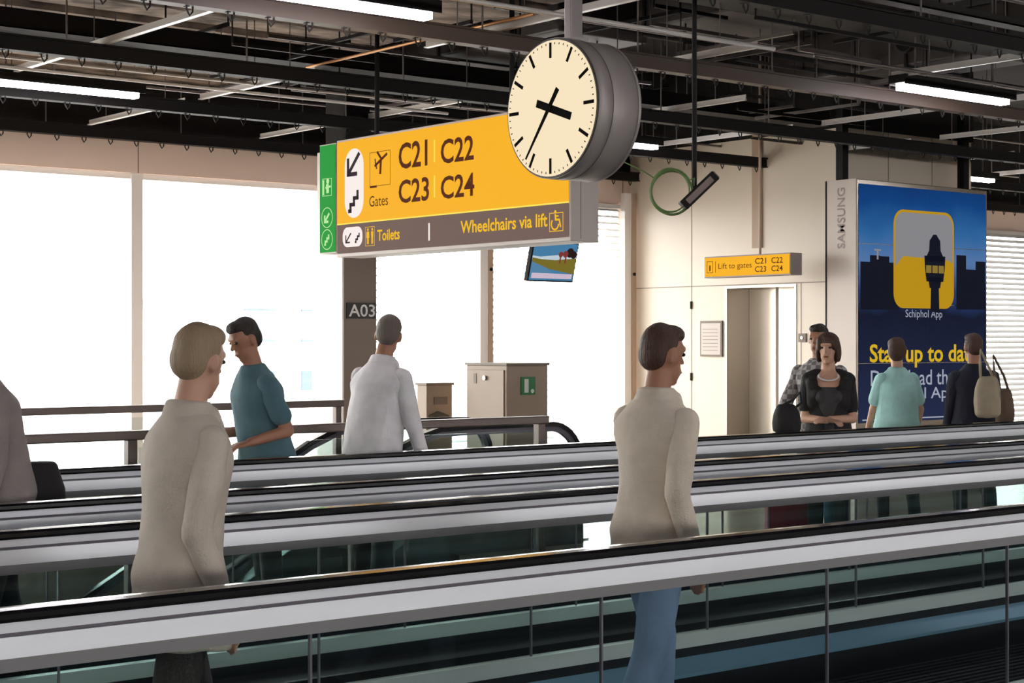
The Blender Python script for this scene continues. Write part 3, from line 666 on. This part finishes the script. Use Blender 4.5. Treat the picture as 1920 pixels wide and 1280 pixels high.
MB().cyl(mc+Vector((0, .06, .1)), (mc.x, mc.y+.06, 4.42), .018, 8).build('hanger_pole', 'sign_case', t)

# ------------------------------------------------------------------ camera box with coiled cable
cb = dep(1310, 11.0, 358)
t = thing('ceiling_speaker', cb, 'black slanted box hung from a black pole right of the clock', 'speaker')
R_ = Vector((CV, -CU, 0)); F_ = Vector((CU, CV, 0)); ax = (R_*.72+Vector((0, 0, .69))).normalized(); bx_ = ax.cross(F_).normalized()
MB().obox(cb, ax*.145, bx_*.035, F_*.07).build('casing', 'black_metal', t, bevel=.006)
MB().obox(cb+ax*.147-F_*.01, ax*.004, bx_*.028, F_*.055).build('front_plate', 'cabinet_edge', t)
MB().obox(cb-F_*.072+bx_*.0, ax*.11, bx_*.02, F_*.003).build('grille', 'rail_taupe', t)
pt = dep(1302, 11.05, 348); MB().cyl(pt-Vector((0, 0, .05)), (pt.x, pt.y, 5.2), .016, 8).build('hanger_pole', 'black_metal', t)
rc = dep(1256, 10.98, 357); mb = MB()
for k in range(5):
    ph = random.uniform(0, 6); r = .125+random.uniform(-.008, .008); pts = []
    for i in range(33):
        a = 2*PI*i/32+ph; pts.append(rc+R_*(r*math.cos(a)*(1+.02*k)+.004*k)+Vector((0, 0, 1))*(r*1.13*math.sin(a)-.004*k)+F_*(.012*math.sin(2*a+k)+.008*k-.016))
    mb.tube(pts, .005, 6)
mb.tube([rc+R_*-.1+Vector((0, 0, .08)), rc+R_*-.18+Vector((0, 0, .13)), rc+R_*-.33+Vector((0, 0, .2))], .004, 6)
mb.tube([rc+R_*.11+Vector((0, 0, .06)), rc+R_*.16+Vector((0, 0, .08)), pt+Vector((0, 0, -.01))], .005, 6)
tag(mb.build('cable_coil', 'green_cable', smooth=True), 'coil of green cable hanging beside the black slanted box', 'cable')

# ------------------------------------------------------------------ lift sign, notice, call panel
XS = 14.6
a, b_ = onX(1322, XS, 519), onX(1480, XS, 476)
zt2 = onX(1322, XS, 484).z
t = thing('lift_sign', (XS, (a.y+b_.y)/2, a.z), 'small yellow hanging sign, lift to gates, in front of the lift', 'sign')
box('case', 'sign_case_dark', (XS+.004, XS+.2, b_.y-.015, a.y+.015, a.z-.015, zt2+.015), t, bevel=.004)
lyp = box('yellow_panel', 'sign_yellow', (XS-.004, XS+.006, b_.y, a.y, a.z, zt2), t)
lp = Plane((XS-.004, a.y, a.z), (0, -1, 0), (0, 0, 1), (-1, 0, 0), lyp); lw_, lh = a.y-b_.y, zt2-a.z
lp.many('lift_symbol', outline(lw_*.03, lh*.2, lw_*.1, lh*.8, .006)+[bar(lw_*.065, lh*.3, lw_*.065, lh*.6, .02), bar(lw_*.135, lh*.2, lw_*.135, lh*.8, .006)], 'sign_brown')
lp.text('lettering', 'Lift to gates', lw_*.17, lh*.3, lw_*.57, lh*.68, 'sign_brown')
for tx, u0, v0 in (('C21', .61, .56), ('C22', .80, .56), ('C23', .61, .14), ('C24', .80, .14)):
    lp.text('lettering', tx, lw_*u0, lh*v0, lw_*(u0+.13), lh*(v0+.3), 'sign_brown', bold=.01)
yp = onX(1425, XS+.1).y; MB().cyl((XS+.1, yp, zt2), (XS+.1, yp, 5.2), .016, 8).build('hanger_pole', 'tan_post', t)
a, b_ = onX(1315, LX, 668), onX(1356, LX, 601)
t = thing('wall_notice', (LX, a.y, a.z), 'framed notice board on the cream wall left of the lift', 'notice')
box('frame', 'cabinet_edge', (LX-.025, LX, b_.y, a.y, a.z, b_.z), t, bevel=.004); box('sheet', 'sign_case', (LX-.028, LX-.024, b_.y+.025, a.y-.025, a.z+.025, b_.z-.03), t)
ntp = Plane((LX-.028, a.y-.025, a.z+.03), (0, -1, 0), (0, 0, 1), (-1, 0, 0), t)
ntp.many('printed_lines', [bar(.03, .05+k*.045, a.y-b_.y-.09, .05+k*.045, .008) for k in range(7)], 'beige_joint')
a, b_ = onX(1474, LX, 641), onX(1493, LX, 625)
t = thing('call_panel', (LX, a.y, a.z), 'small grey lift call panel on the wall right of the doors', 'panel')
a = onX(1476, LX, 641); yy = 13.76
box('plate', 'cabinet_edge', (LX-.02, LX, yy-.09, yy+.03, a.z, b_.z), t, bevel=.003); MB().cyl((LX-.028, yy-.03, (a.z+b_.z)/2), (LX-.02, yy-.03, (a.z+b_.z)/2), .02, 14).build('button', 'stainless', t)

# ------------------------------------------------------------------ video wall
VY = 12.53; a0 = onY(1611, VY); v1 = onY(1849, VY); vx0, vx1 = a0.x, v1.x
vzt = onY(1611, VY, 343).z; vzb = vzt-2.74; yb2 = onX(1553, vx0-.02).y
t = thing('video_wall', ((vx0+vx1)/2, VY, 0), 'tall video wall of eight dark blue screens advertising an airport app', 'video wall')
box('frame', 'stainless', (vx0-.03, vx1+.03, VY+.01, yb2, vzb-.06, vzt+.05), t, bevel=.008)
box('side_panel', 'side_metal', (vx0-.045, vx0-.028, VY+.01, yb2, 0, vzt+.05), t)
box('side_edge', 'black_metal', (vx0-.05, vx0-.02, yb2-.0, yb2+.02, 0, vzt+.05), t)
box('plinth', 'black_metal', (vx0-.03, vx1+.03, VY+.02, yb2, 0, vzb-.06), t)
for x in (vx0-.0, vx1-.12): box('mounting_post', 'black_metal', (x-.05, x+.05, VY+.2, VY+.3, vzt+.05, 4.4), t)
cw = (vx1-vx0)/2; ch = (vzt-vzb)/4
for i in range(2):
    for j in range(4): box('screen', 'scr_blue', (vx0+i*cw+.004, vx0+(i+1)*cw-.004, VY, VY+.05, vzb+j*ch+.004, vzb+(j+1)*ch-.004), t)
vp = Plane((vx0, VY, vzb), (1, 0, 0), (0, 0, 1), (0, -1, 0), t)
def v2(px, py): q = onY(px, VY, py); return (q.x-vx0, q.z-vzb)
# skyline
ys = [490, 478, 480, 492, 470, 474, 492, 486, 500, 480, 478, 505, 490, 488]
sk = []; xsx = [1613+i*18 for i in range(14)]
for i, x in enumerate(xsx[:-1]):
    if 1674 < x < 1788: continue
    p = v2(x, ys[i]); q = v2(min(x+18, 1848), ys[i]); bz = v2(x, 580)[1]; sk.append([(p[0], bz), (q[0], bz), (q[0], p[1]), (p[0], p[1])])
vp.many('skyline_picture', sk, 'scr_dark', lift=.002)
p = v2(1645, 470); vp.many('beacon_picture', [bar(p[0], p[1]-.1, p[0], p[1]+.02, .03), bar(p[0]-.06, p[1]+.01, p[0]+.06, p[1]+.01, .02)], 'scr_grey', lift=.004)
A = v2(1675, 577); B = v2(1788, 400)
vp.round('app_icon', A[0], A[1], B[0], B[1], .17, 'scr_yellow', lift=.003)
mid = v2(1700, 492)[1]
gp_ = [p for p in rr(A[0]+.03, mid-.2, B[0]-.03, B[1]-.03, .15)]
gp_ = [(x, max(y, mid + (.05 if x > (A[0]+B[0])/2 else .1)*math.sin(x*9))) for x, y in gp_]
vp.poly('icon_sky', gp_, 'scr_grey', lift=.005)
tx = v2(1752, 500)[0]
def tw(w0, y0, w1, y1):
    b0 = v2(1752, y0)[1]; b1 = v2(1752, y1)[1]; return [(tx-w0, b0), (tx+w0, b0), (tx+w1, b1), (tx-w1, b1)]
vp.many('tower_picture', [tw(.085, 640-55, .075, 540), tw(.10, 540, .13, 520), tw(.16, 528, .19, 503), tw(.19, 503, .20, 480), tw(.20, 490, .11, 470), tw(.11, 470, .10, 450), tw(.09, 450, .03, 440)], 'scr_dark', lift=.007)
for k in (-1, 0, 1):
    b0 = v2(1752, 512)[1]; vp.rect('tower_window', tx+k*.12-.05, b0, tx+k*.12+.05, b0+.09, 'tower_lit', lift=.009)
def vt(txt, xa, xb, yb, yt, m_, bold=0):
    p = v2(xa, yb); q = v2(xb, 600); p2 = v2(xa, yt); vp.text('lettering', txt, p[0], p[1], q[0], p2[1], m_, bold=bold, lift=.006)
vt('Schiphol App', 1697, 1766, 599, 580, 'scr_text')
vt('Stay up to date', 1630, 1832, 690, 645, 'scr_text_yellow', .02)
vt('Download the free', 1632, 1838, 724, 694, 'scr_text', .005)
vt('Schiphol App', 1640, 1790, 757, 728, 'scr_text', .005)
vp.rect('horizontal_line', .05, .03, cw*2-.05, .045, 'scr_text', lift=.004)
sp2 = Plane((vx0-.045, yb2, 0), (0, -1, 0), (0, 0, 1), (-1, 0, 0), t)
z_a, z_b = onX(1577, vx0-.045, 466).z, onX(1577, vx0-.045, 352).z
sw = yb2-VY; sp2.text_rot('lettering', 'SAMSUNG', sw*.36, z_a, sw*.62, z_b, 'sign_case', bold=.012)
for o in t.children:
    if o.name.startswith('lettering') and o.data.materials[0].name == 'sign_case': o.data.materials[0] = M['sign_case_dark']

# ------------------------------------------------------------------ people
def rings(mb, L, n=14):
    """L: (centre, side vector, front vector, r side, r front) stacked into a closed tube"""
    vs = []
    for c_, sd, fr, a, b in L:
        for i in range(n):
            q = 2*PI*i/n; vs.append(Vector(c_)+Vector(sd)*(a*math.cos(q))+Vector(fr)*(b*math.sin(q)))
    k = len(L)
    mb.add(vs, [(i*n+j, i*n+(j+1) % n, (i+1)*n+(j+1) % n, (i+1)*n+j) for i in range(k-1) for j in range(n)]+[tuple(range(n-1, -1, -1)), tuple(range((k-1)*n, k*n))])
def cap(mb, p0, p1, r0, r1, n=12):
    p0, p1 = Vector(p0), Vector(p1); d = (p1-p0).normalized(); a = d.orthogonal().normalized(); b = d.cross(a); L = []
    for q in (-.98, -.8, -.4): L.append((p0+d*r0*q, a, b, r0*math.sqrt(1-q*q), r0*math.sqrt(1-q*q)))
    L.append((p0, a, b, r0, r0)); L.append((p1, a, b, r1, r1))
    for q in (.4, .8, .98): L.append((p1+d*r1*q, a, b, r1*math.sqrt(1-q*q), r1*math.sqrt(1-q*q)))
    rings(mb, L, n)
def ell(mb, c_, rx, ry, rz, R=None, n=14):
    L = []; R = R or Matrix.Identity(3); c_ = Vector(c_)
    for i in range(9):
        a = -PI/2+PI*(i+.12)/8.24; L.append((c_+R @ Vector((0, 0, rz*math.sin(a))), R @ Vector((0, 1, 0)), R @ Vector((1, 0, 0)), ry*math.cos(a), rx*math.cos(a)))
    rings(mb, L, n)
def fuse(mb, name, m_, parent, voxel=.012, smooth=4, wrinkle=0, disp=0, seed=0):
    me = mb.mesh(name); o = bpy.data.objects.new('tmp', me); C.objects.link(o)
    r = o.modifiers.new('r', 'REMESH'); r.mode = 'VOXEL'; r.voxel_size = voxel; r.use_smooth_shade = True
    s = o.modifiers.new('s', 'SMOOTH'); s.factor = .5; s.iterations = smooth
    dg = bpy.context.evaluated_depsgraph_get(); out = bpy.data.meshes.new_from_object(o.evaluated_get(dg))
    C.objects.unlink(o); bpy.data.objects.remove(o); bpy.data.meshes.remove(me)
    if wrinkle:
        out.update(); nm = [Vector(v.normal) for v in out.vertices]; off = Vector((seed*3.1, seed, 0))
        for v, q in zip(out.vertices, nm):
            p = Vector(v.co); k = noise.noise(Vector((p.x*9, p.y*9, p.z*5))+off)+.5*noise.noise(Vector((p.x*22, p.y*22, p.z*9))+off)
            v.co = p+q*(k*wrinkle)
    out.name = name
    for p in out.polygons: p.use_smooth = True
    return link(name, out, m_, parent, local=True)
pn = 0
def person(loc, face, H, label, top, legs_m, skin, hairm, arms, legs=None, lean=0, side=0, female=False, long_sleeve=False, hem=.86, fat=0.0, head=(0, 0), hair='short', shoes='black_shoe', vox=.008, extra=None, group=None, neck=1.47, collar=False):
    """face: world angle looked to; arms: two (upper, fore) direction pairs, left then right; local x forward, y left"""
    global pn; pn += 1; s = H/1.75
    t = thing('person', (loc[0], loc[1], loc[2] if len(loc) > 2 else 0), label, 'person', group, rz=math.radians(face))
    hipz = .93; Rl = Matrix.Rotation(math.radians(lean), 3, 'Y') @ Matrix.Rotation(math.radians(side), 3, 'X')
    hip = Vector((0, 0, hipz))
    def up(x, y, z): return hip+Rl @ (Vector((x, y, z))-hip)
    sw_ = .148 if female else .165; hw = .17+fat*.6 if female else .16+fat*.5
    legs = legs or (((.05, .02, -1), (-.06, 0, -1)), ((-.03, -.02, -1), (-.1, 0, -1)))
    B = MB(); T = MB(); Q = MB()
    fs = (Rl @ Vector((0, 1, 0)), Rl @ Vector((1, 0, 0)))
    def torso(mb, g, z0, z1=1.47):
        prof = [(.86, hw-.02, .115), (.93, hw, .125+fat*.5), (1.02, .145+fat*.6 if female else .15+fat*.7, .11+fat*.8), (1.12, .135+fat*.6 if female else .148+fat*.6, .105+fat*.9), (1.24, .155+fat*.4, .118+fat*.5),
                (1.32, .168+fat*.3 if female else .188+fat*.3, .12+fat*.3), (1.375, .160 if female else .180, .102), (1.42, .125, .085), (1.455, .075, .066), (1.48, .058, .058)]
        L = [(z, a, b) for z, a, b in prof if z0-.001 <= z <= z1+.03]
        if z0 < .86: L = [(z0, hw+.058, .19+fat*.3), (z0+.06, hw+.052, .175+fat*.3)]+([(.84, hw+.035, .15+fat*.3)] if z0 < .80 else [])+[(z, a+.012, b+.012) if z < .95 else (z, a, b) for z, a, b in L]
        if L[0][0] > z0: L = [(z0, L[0][1], L[0][2])]+L
        rings(mb, [(up(.0, 0, z), fs[0], fs[1], a+g, b+g) for z, a, b in L], 20)
    torso(B, -.012, .86); torso(T, .012, hem, neck)
    if neck < 1.4:
        for y in (-1, 1): cap(T, up(-.01, y*.075, 1.425), up(0, y*.15, 1.385), .052, .062); cap(T, up(.07, y*.125, 1.36), up(.09, y*.12, 1.2), .05, .05)
        rings(T, [(up(-.06, 0, z), fs[0], fs[1], a, b) for z, a, b in ((1.25, .15, .06), (1.36, .14, .055), (1.42, .09, .04))], 16)
    if female:
        for y in (-.075, .075): ell(T, up(.10, y, 1.27), .06, .07, .065, Rl)
    cap(B, up(-.01, 0, 1.42), up(.012, 0, 1.56), .056, .052)
    # head
    Rh = Rl @ Matrix.Rotation(math.radians(head[0]), 3, 'Z') @ Matrix.Rotation(math.radians(head[1]), 3, 'Y')
    hc = up(.02, 0, 1.625)
    def hp(x, y, z): return hc+Rh @ Vector((x, y, z))
    ell(B, hp(0, 0, .015), .090, .071, .103, Rh); ell(B, hp(.028, 0, -.055), .062, .054, .066, Rh); cap(B, hp(.062, 0, -.098), hp(.05, 0, -.09), .022, .03)
    cap(B, hp(.086, 0, .012), hp(.103, 0, -.022), .008, .012, 8); cap(B, hp(.078, -.032, .03), hp(.078, .032, .03), .014, .014, 8)
    for y in (-1, 1): ell(B, hp(-.005, y*.073, -.01), .02, .010, .032, Rh, 8)
    cap(B, hp(.082, -.018, -.062), hp(.082, .018, -.062), .011, .011, 8)
    # arms
    for si, (ud, fd) in enumerate(arms):
        y = sw_ if si == 0 else -sw_; sh = up(0, y, 1.365)
        ud, fd = Vector(ud).normalized(), Vector(fd).normalized(); el = sh+ud*.285; wr = el+fd*.245
        cap(B, sh, el, .046+fat*.1, .037); cap(B, el, wr, .037, .026)
        # hand with four fingers and a thumb
        sidev = fd.cross(Vector((0, 0, 1)) if abs(fd.z) < .8 else Vector((1, 0, 0))).normalized(); pn_ = fd.cross(sidev).normalized()
        palm = wr+fd*.05; Rm = Matrix((pn_, sidev, fd)).transposed()
        ell(B, palm, .017, .040, .055, Rm)
        for k, (o_, ln) in enumerate(((-.030, .060), (-.010, .074), (.010, .078), (.030, .070))):
            a = wr+fd*.09+sidev*o_; b = a+(fd+pn_*.25*(1 if si else 1)).normalized()*ln*.5; c2 = b+(fd+pn_*.9).normalized()*ln*.5
            cap(B, a, b, .0095, .009, 8); cap(B, b, c2, .009, .0075, 8)
        a = wr+fd*.03+sidev*(.034); b = a+(fd*.6+sidev*.8).normalized()*.04; cap(B, a, b, .013, .011, 8); cap(B, b, b+(fd*.9+sidev*.3+pn_*.3).normalized()*.032, .011, .009, 8)
        T_ = T; T = MB(); cap(T, sh+Vector((0, .02 if si else -.02, .0)), sh, .05, .055)
        if long_sleeve: cap(T, sh, el, .058+fat*.12, .052); cap(T, el, wr-fd*.01, .050, .040)
        else: cap(T, sh, sh+ud*.19, .058+fat*.15, .060+fat*.12)
        if long_sleeve: cap(T, wr-fd*.035, wr-fd*.012, .041, .042)
        fuse(T, 'sleeve', top, t, .011, 5, wrinkle=.007, seed=pn+20+si); T = T_
    # legs
    foot = []; lowest = 9
    for si, (td, sd) in enumerate(legs):
        y = .092 if si == 0 else -.092; h0 = Vector((0, y, hipz-.03)); td, sd = Vector(td).normalized(), Vector(sd).normalized()
        kn = h0+td*.43; an = kn+sd*.40; cap(B, h0, kn, .078, .052); cap(B, kn, an, .050, .036); cap(B, an, an+Vector((.10, 0, -.045)), .034, .026)
        cap(Q, h0, kn, .088+fat*.2, .070); cap(Q, kn, an+Vector((0, 0, .02)), .068, .056); foot.append(an)
        rings(Q, [(Vector((0, 0, z)), (0, 1, 0), (1, 0, 0), a-.010+fat*.4, b-.008+fat*.3) for z, a, b in ((.82, .15, .105), (.90, .165, .118), (1.0, .150, .112), (1.02, .145, .108))], 16) if si == 0 else None
        lowest = min(lowest, an.z-.075)
    bo = fuse(B, 'body', skin, t, vox/s, 3); t2 = fuse(T, 'shirt', top, t, .012, 9, wrinkle=.007, seed=pn); t3 = fuse(Q, 'trousers', legs_m, t, .013, 4, wrinkle=.006, seed=pn+9)
    for an in foot:
        sh_ = MB(); cap(sh_, an+Vector((-.03, 0, -.035)), an+Vector((.06, 0, -.04)), .038, .042); cap(sh_, an+Vector((.05, 0, -.048)), an+Vector((.17, 0, -.052)), .036, .026); ell(sh_, an+Vector((.06, 0, -.066)), .13, .045, .012)
        fuse(sh_, 'shoe', shoes, t, .010, 2)
    if collar:
        cm = MB(); rings(cm, [(up(-.005, 0, z), fs[0], fs[1], a, b) for z, a, b in ((1.425, .105, .085), (1.47, .082, .076), (1.495, .074, .070))], 20)
        for y in (-1, 1): cap(cm, up(.06, y*.045, 1.46), up(.11, y*.045, 1.37), .022, .014)
        fuse(cm, 'collar', top, t, .010, 3, wrinkle=.003, seed=pn)
    # hair
    hm = MB(); ell(hm, hp(-.018, 0, .040), .084, .077, .085, Rh)
    ell(hm, hp(.030, 0, .082), .058, .066, .040, Rh)
    if hair == 'bob':
        ell(hm, hp(.0, 0, .055), .092, .092, .080, Rh)
        for y in (-1, 1): ell(hm, hp(.045, y*.052, .045), .045, .032, .06, Rh)
        ell(hm, hp(-.045, 0, -.02), .075, .092, .11, Rh)
        for y in (-1, 1): ell(hm, hp(-.005, y*.078, -.02), .055, .022, .085, Rh)
    elif hair == 'short': ell(hm, hp(-.045, 0, .0), .056, .072, .075, Rh)
    elif hair == 'fluffy': ell(hm, hp(-.045, 0, .0), .076, .088, .10, Rh); ell(hm, hp(-.005, 0, .07), .088, .078, .06, Rh)
    fuse(hm, 'hair', hairm, t, .009, 3, wrinkle=.004, seed=pn+3)
    for y in (-1, 1):
        e = MB(); ell(e, hp(.080, y*.031, .008), .008, .013, .008, Rh, 10); e.build('eye', 'eye', t, local=True, smooth=True)
    e = MB(); ell(e, hp(.0905, 0, -.062), .007, .022, .007, Rh, 10); e.build('lips', 'lips', t, local=True, smooth=True)
    if extra: extra(t, up, hp, Rl)
    t.scale = (s, s, s); t.location.z += -lowest*s
    return t
mat('eye', (.02, .015, .012), .2); mat('lips', (.35, .12, .09), .5)
mat('skin_light', (.62, .36, .25), .5, bump=.05, bscale=60); mat('skin_tan', (.42, .20, .12), .5, bump=.05, bscale=60); mat('skin_dark', (.30, .15, .09), .5)
for nme, col in (('hair_sand', (.36, .26, .16)), ('hair_dark', (.025, .018, .015)), ('hair_brown', (.07, .03, .018)), ('hair_grey', (.16, .13, .11))): mat(nme, col, .6, bump=.5, bscale=120, stretch=(1, 1, .2))
for nme, col in (('beige_jacket', (.70, .62, .53)), ('cream_shirt', (.82, .72, .60)), ('teal_shirt', (.09, .19, .23)), ('white_shirt', (.93, .90, .93)), ('black_knit', (.014, .012, .013)), ('grey_top', (.05, .047, .05)),
                 ('turquoise_top', (.50, .86, .84)), ('navy_coat', (.010, .013, .030)), ('jeans', (.30, .42, .66)), ('dark_trousers', (.05, .042, .04)), ('black_trousers', (.015, .018, .022)),
                 ('grey_coat', (.34, .29, .28)), ('plaid_shirt', (.55, .52, .50)), ('blue_jeans_dark', (.05, .13, .20)), ('cream_bag', (.45, .38, .27)), ('brown_bag', (.14, .09, .06)), ('red_case', (.30, .02, .04)), ('black_shoe', (.02, .02, .02)), ('white_shoe', (.7, .68, .62))):
    mat(nme, col, .8, bump=.25, bscale=160, vary=.12, vscale=9)
m = M['plaid_shirt']; nt = m.node_tree; wv = nt.nodes.new('ShaderNodeTexChecker'); wv.inputs['Scale'].default_value = 26; wv.inputs[1].default_value = (.5, .48, .47, 1); wv.inputs[2].default_value = (.20, .18, .19, 1)
nt.links.new([n_ for n_ in nt.nodes if n_.type == 'MAPPING'][0].outputs[0], wv.inputs[0]); nt.links.new(wv.outputs[0], nt.nodes['Principled BSDF'].inputs['Base Color'])

DN = (0, 0, -1)
zp = .04
q = onY(336, 4.60); person((q.x, q.y, zp), 0, 1.655, 'older man in a long beige jacket with sandy hair on the nearest moving walkway', 'beige_jacket', 'dark_trousers', 'skin_light', 'hair_sand',
    (((.12, .12, -1), (.35, 0, -1)), ((-.28, -.14, -1), (.42, .05, -1))), legs=(((.28, 0, -1), (-.05, 0, -1)), ((-.2, 0, -1), (-.45, 0, -1))), long_sleeve=True, hem=.72, fat=.0, collar=True, head=(20, 6), hair='short', lean=4)
q = onY(1222, 4.60); person((q.x, q.y, zp), 0, 1.67, 'walking man in a loose cream shirt and pale blue jeans on the nearest moving walkway', 'cream_shirt', 'jeans', 'skin_tan', 'hair_brown',
    (((.25, .1, -1), (.6, 0, -1)), ((-.3, -.14, -1), (.35, .0, -1))), legs=(((.34, .02, -1), (-.02, 0, -1)), ((-.22, 0, -1), (-.5, 0, -1))), long_sleeve=True, hem=.78, fat=.0, collar=True, head=(-5, 4), lean=3)
q = onY(500, 8.45); person((q.x, q.y, 0), 172, 1.77, 'man in a teal short-sleeved shirt looking down, before the escalator railing', 'teal_shirt', 'dark_trousers', 'skin_tan', 'hair_dark',
    (((-.35, .2, -.9), (.95, .12, -.22)), ((-.25, -.2, -.9), (.95, -.1, -.12))), lean=9, fat=.03, head=(6, 16), hem=.80)
q = onY(698, 8.5); person((q.x, q.y, 0), 12, 1.80, 'man in a white long-sleeved shirt seen from behind, right of the teal-shirted man', 'white_shirt', 'dark_trousers', 'skin_tan', 'hair_grey',
    (((.3, .3, -1), (.6, .1, -1)), ((.05, -.3, -1), (.35, -.05, -1))), lean=10, side=0, fat=.04, long_sleeve=True, hem=.88, collar=True, head=(35, 4))
def bag1(t, up, hp, Rl):
    b_ = MB(); rings(b_, [(Vector((-.22, -.12, z)), (0, 1, 0), (1, 0, 0), a, c2) for z, a, c2 in ((.62, .10, .15), (.66, .12, .18), (.85, .12, .18), (.98, .08, .13))], 14)
    fuse(b_, 'shoulder_bag', 'black_knit', t, .014, 4)
q = onY(-8, 7.05); person((q.x, q.y, zp), 184, 1.74, 'person in a grey coat half out of frame at the left edge', 'grey_coat', 'black_trousers', 'skin_light', 'hair_brown',
    (((.1, .15, -1), (.3, 0, -1)), ((.0, -.15, -1), (.3, .05, -1))), legs=(((.25, 0, -1), (0, 0, -1)), ((-.2, 0, -1), (-.4, 0, -1))), long_sleeve=True, hem=.7, fat=.05, lean=10)
q = onY(72, 7.0)
t = thing('shoulder_bag', (q.x, q.y, .9), 'black shoulder bag at the hip of the grey-coated person at the left edge', 'bag')
b_ = MB(); rings(b_, [(Vector((q.x, q.y, z)), (0, 1, 0), (1, 0, 0), a, c2) for z, a, c2 in ((.72, .07, .10), (.76, .09, .13), (.98, .09, .12), (1.10, .06, .08))], 14)
o = fuse(b_, 'bag_body', 'black_knit', None, .014, 4); o.parent = t; o.matrix_parent_inverse = Matrix.Translation(-Vector(t.location))
MB().tube([Vector((q.x-.1, q.y, 1.06)), Vector((q.x-.16, q.y, 1.2)), Vector((q.x-.26, q.y+.02, 1.36))], .012, 6).build('strap', 'black_knit', t)
# woman in black with folded arms, and man in plaid behind her
def inner(t, up, hp, Rl):
    b_ = MB(); rings(b_, [(up(.045, 0, z), Rl @ Vector((0, 1, 0)), Rl @ Vector((1, 0, 0)), a, c2) for z, a, c2 in ((.95, .10, .115), (1.1, .095, .105), (1.22, .11, .125), (1.28, .10, .128), (1.33, .085, .105))], 16)
    for y in (-.06, .06): ell(b_, up(.12, y, 1.26), .055, .055, .055, Rl)
    fuse(b_, 'vest_top', 'grey_top', t, .010, 3)
    n_ = MB(); n_.tube([up(.075+.035*math.cos(a), .075*math.sin(a), 1.415-.035*math.cos(a)) for a in [(-PI*.62)+i*PI*1.24/12 for i in range(13)]], .007, 6); n_.build('necklace', 'white_paint', t, local=True, smooth=True)
q = dep(1553, 12.6); person((q.x, q.y, 0), 222, 1.68, 'woman in a black cardigan with folded arms and brown bobbed hair beside the lift', 'black_knit', 'black_trousers', 'skin_light', 'hair_brown',
    (((.22, .12, -1), (.75, -.75, .02)), ((.25, -.12, -1), (.78, .72, -.03))), female=True, fat=.035, head=(-14, 0), hair='bob', extra=inner, hem=.84, lean=-2, neck=1.26)
q = dep(1536, 13.4); person((q.x, q.y, 0), 205, 1.76, 'dark-haired man in a plaid shirt standing half behind the woman in black', 'plaid_shirt', 'blue_jeans_dark', 'skin_tan', 'hair_dark',
    (((.1, .2, -1), (.5, 0, -.8)), ((.25, -.35, -1), (.8, .2, -.55))), fat=.02, long_sleeve=True, head=(-5, 3))
q = dep(1682, 14.6); person((q.x, q.y, 0), 62, 1.66, 'woman in a turquoise top seen from behind in front of the video wall', 'turquoise_top', 'black_trousers', 'skin_light', 'hair_brown',
    (((.25, .2, -1), (.7, -.1, -.7)), ((.1, -.32, -1), (.5, -.1, -.9))), female=True, fat=.07, hair='fluffy', hem=.90, shoes='white_shoe', head=(-10, 5), legs=(((.2, .04, -1), (-.05, 0, -1)), ((-.12, -.04, -1), (-.25, 0, -1))))
q = dep(1826, 14.2); person((q.x, q.y, 0), 58, 1.70, 'man in a navy jacket seen from behind at the right end of the video wall', 'navy_coat', 'black_trousers', 'skin_tan', 'hair_brown',
    (((.1, .15, -1), (.3, 0, -1)), ((.05, -.2, -1), (.3, -.05, -1))), fat=.05, long_sleeve=True, hem=.80, legs=(((.18, .02, -1), (-.1, 0, -1)), ((-.15, 0, -1), (-.3, 0, -1))))
def soft_bag(px, D, py0, py1, wpx, m_, label, strap_top=None, thick=.09, name='shoulder_bag'):
    c_ = dep(px, D, (py0+py1)/2); h = (py1-py0)/FP*D/2; w_ = wpx/FP*D/2
    t = thing(name, (c_.x, c_.y, c_.z-h), label, 'bag'); mb = MB()
    rings(mb, [(c_+Vector((0, 0, h*z)), R_, F_, w_*a, thick*b) for z, a, b in ((-1, .7, .6), (-.85, .95, .9), (-.3, 1, 1), (.4, .9, .9), (.85, .7, .6), (1, .5, .35))], 16)
    o = fuse(mb, 'bag_body', m_, None, .012, 4, wrinkle=.008, seed=px); o.parent = t; o.matrix_parent_inverse = Matrix.Translation(-Vector(t.location))
    if strap_top:
        p = dep(strap_top[0], D, strap_top[1]); mb = MB(); mb.tube([c_-R_*w_*.5+Vector((0, 0, h*.8)), c_.lerp(p, .7)-R_*.02, p, c_.lerp(p, .6)+R_*.05, c_+R_*w_*.5+Vector((0, 0, h*.7))], .011, 6); mb.build('strap', m_, t)
    return t
soft_bag(1852, 13.75, 705, 783, 52, 'cream_bag', 'cream shoulder bag hanging on the back of the man in navy', (1838, 655))
soft_bag(1884, 13.9, 728, 800, 36, 'brown_bag', 'brown and cream bag at the far right beside the cream bag', (1862, 665), thick=.07)
soft_bag(1474, 12.2, 758, 812, 56, 'black_knit', 'black handbag held in front of the woman with folded arms', (1500, 735))
# red suitcase
c_ = dep(1478, 12.9); t = thing('suitcase', (c_.x, c_.y, 0), 'red upright suitcase on the floor beside the couple near the lift', 'suitcase')
MB().obox((c_.x, c_.y, .36), R_*.17, F_*.11, (0, 0, .29)).build('shell', 'red_case', t, bevel=.04)
for sx_ in (-1, 1):
    MB().cyl((c_+R_*sx_*.12).to_tuple()[:2]+(.035,), (c_+R_*sx_*.12+F_*.03).to_tuple()[:2]+(.035,), .035, 12).build('wheel', 'rubber', t)
    MB().cyl((c_+R_*sx_*.07).to_tuple()[:2]+(.64,), (c_+R_*sx_*.07).to_tuple()[:2]+(.95,), .008, 6).build('handle_tube', 'stainless', t)
MB().cyl((c_-R_*.075).to_tuple()[:2]+(.95,), (c_+R_*.075).to_tuple()[:2]+(.95,), .014, 8).build('handle_grip', 'rubber', t)
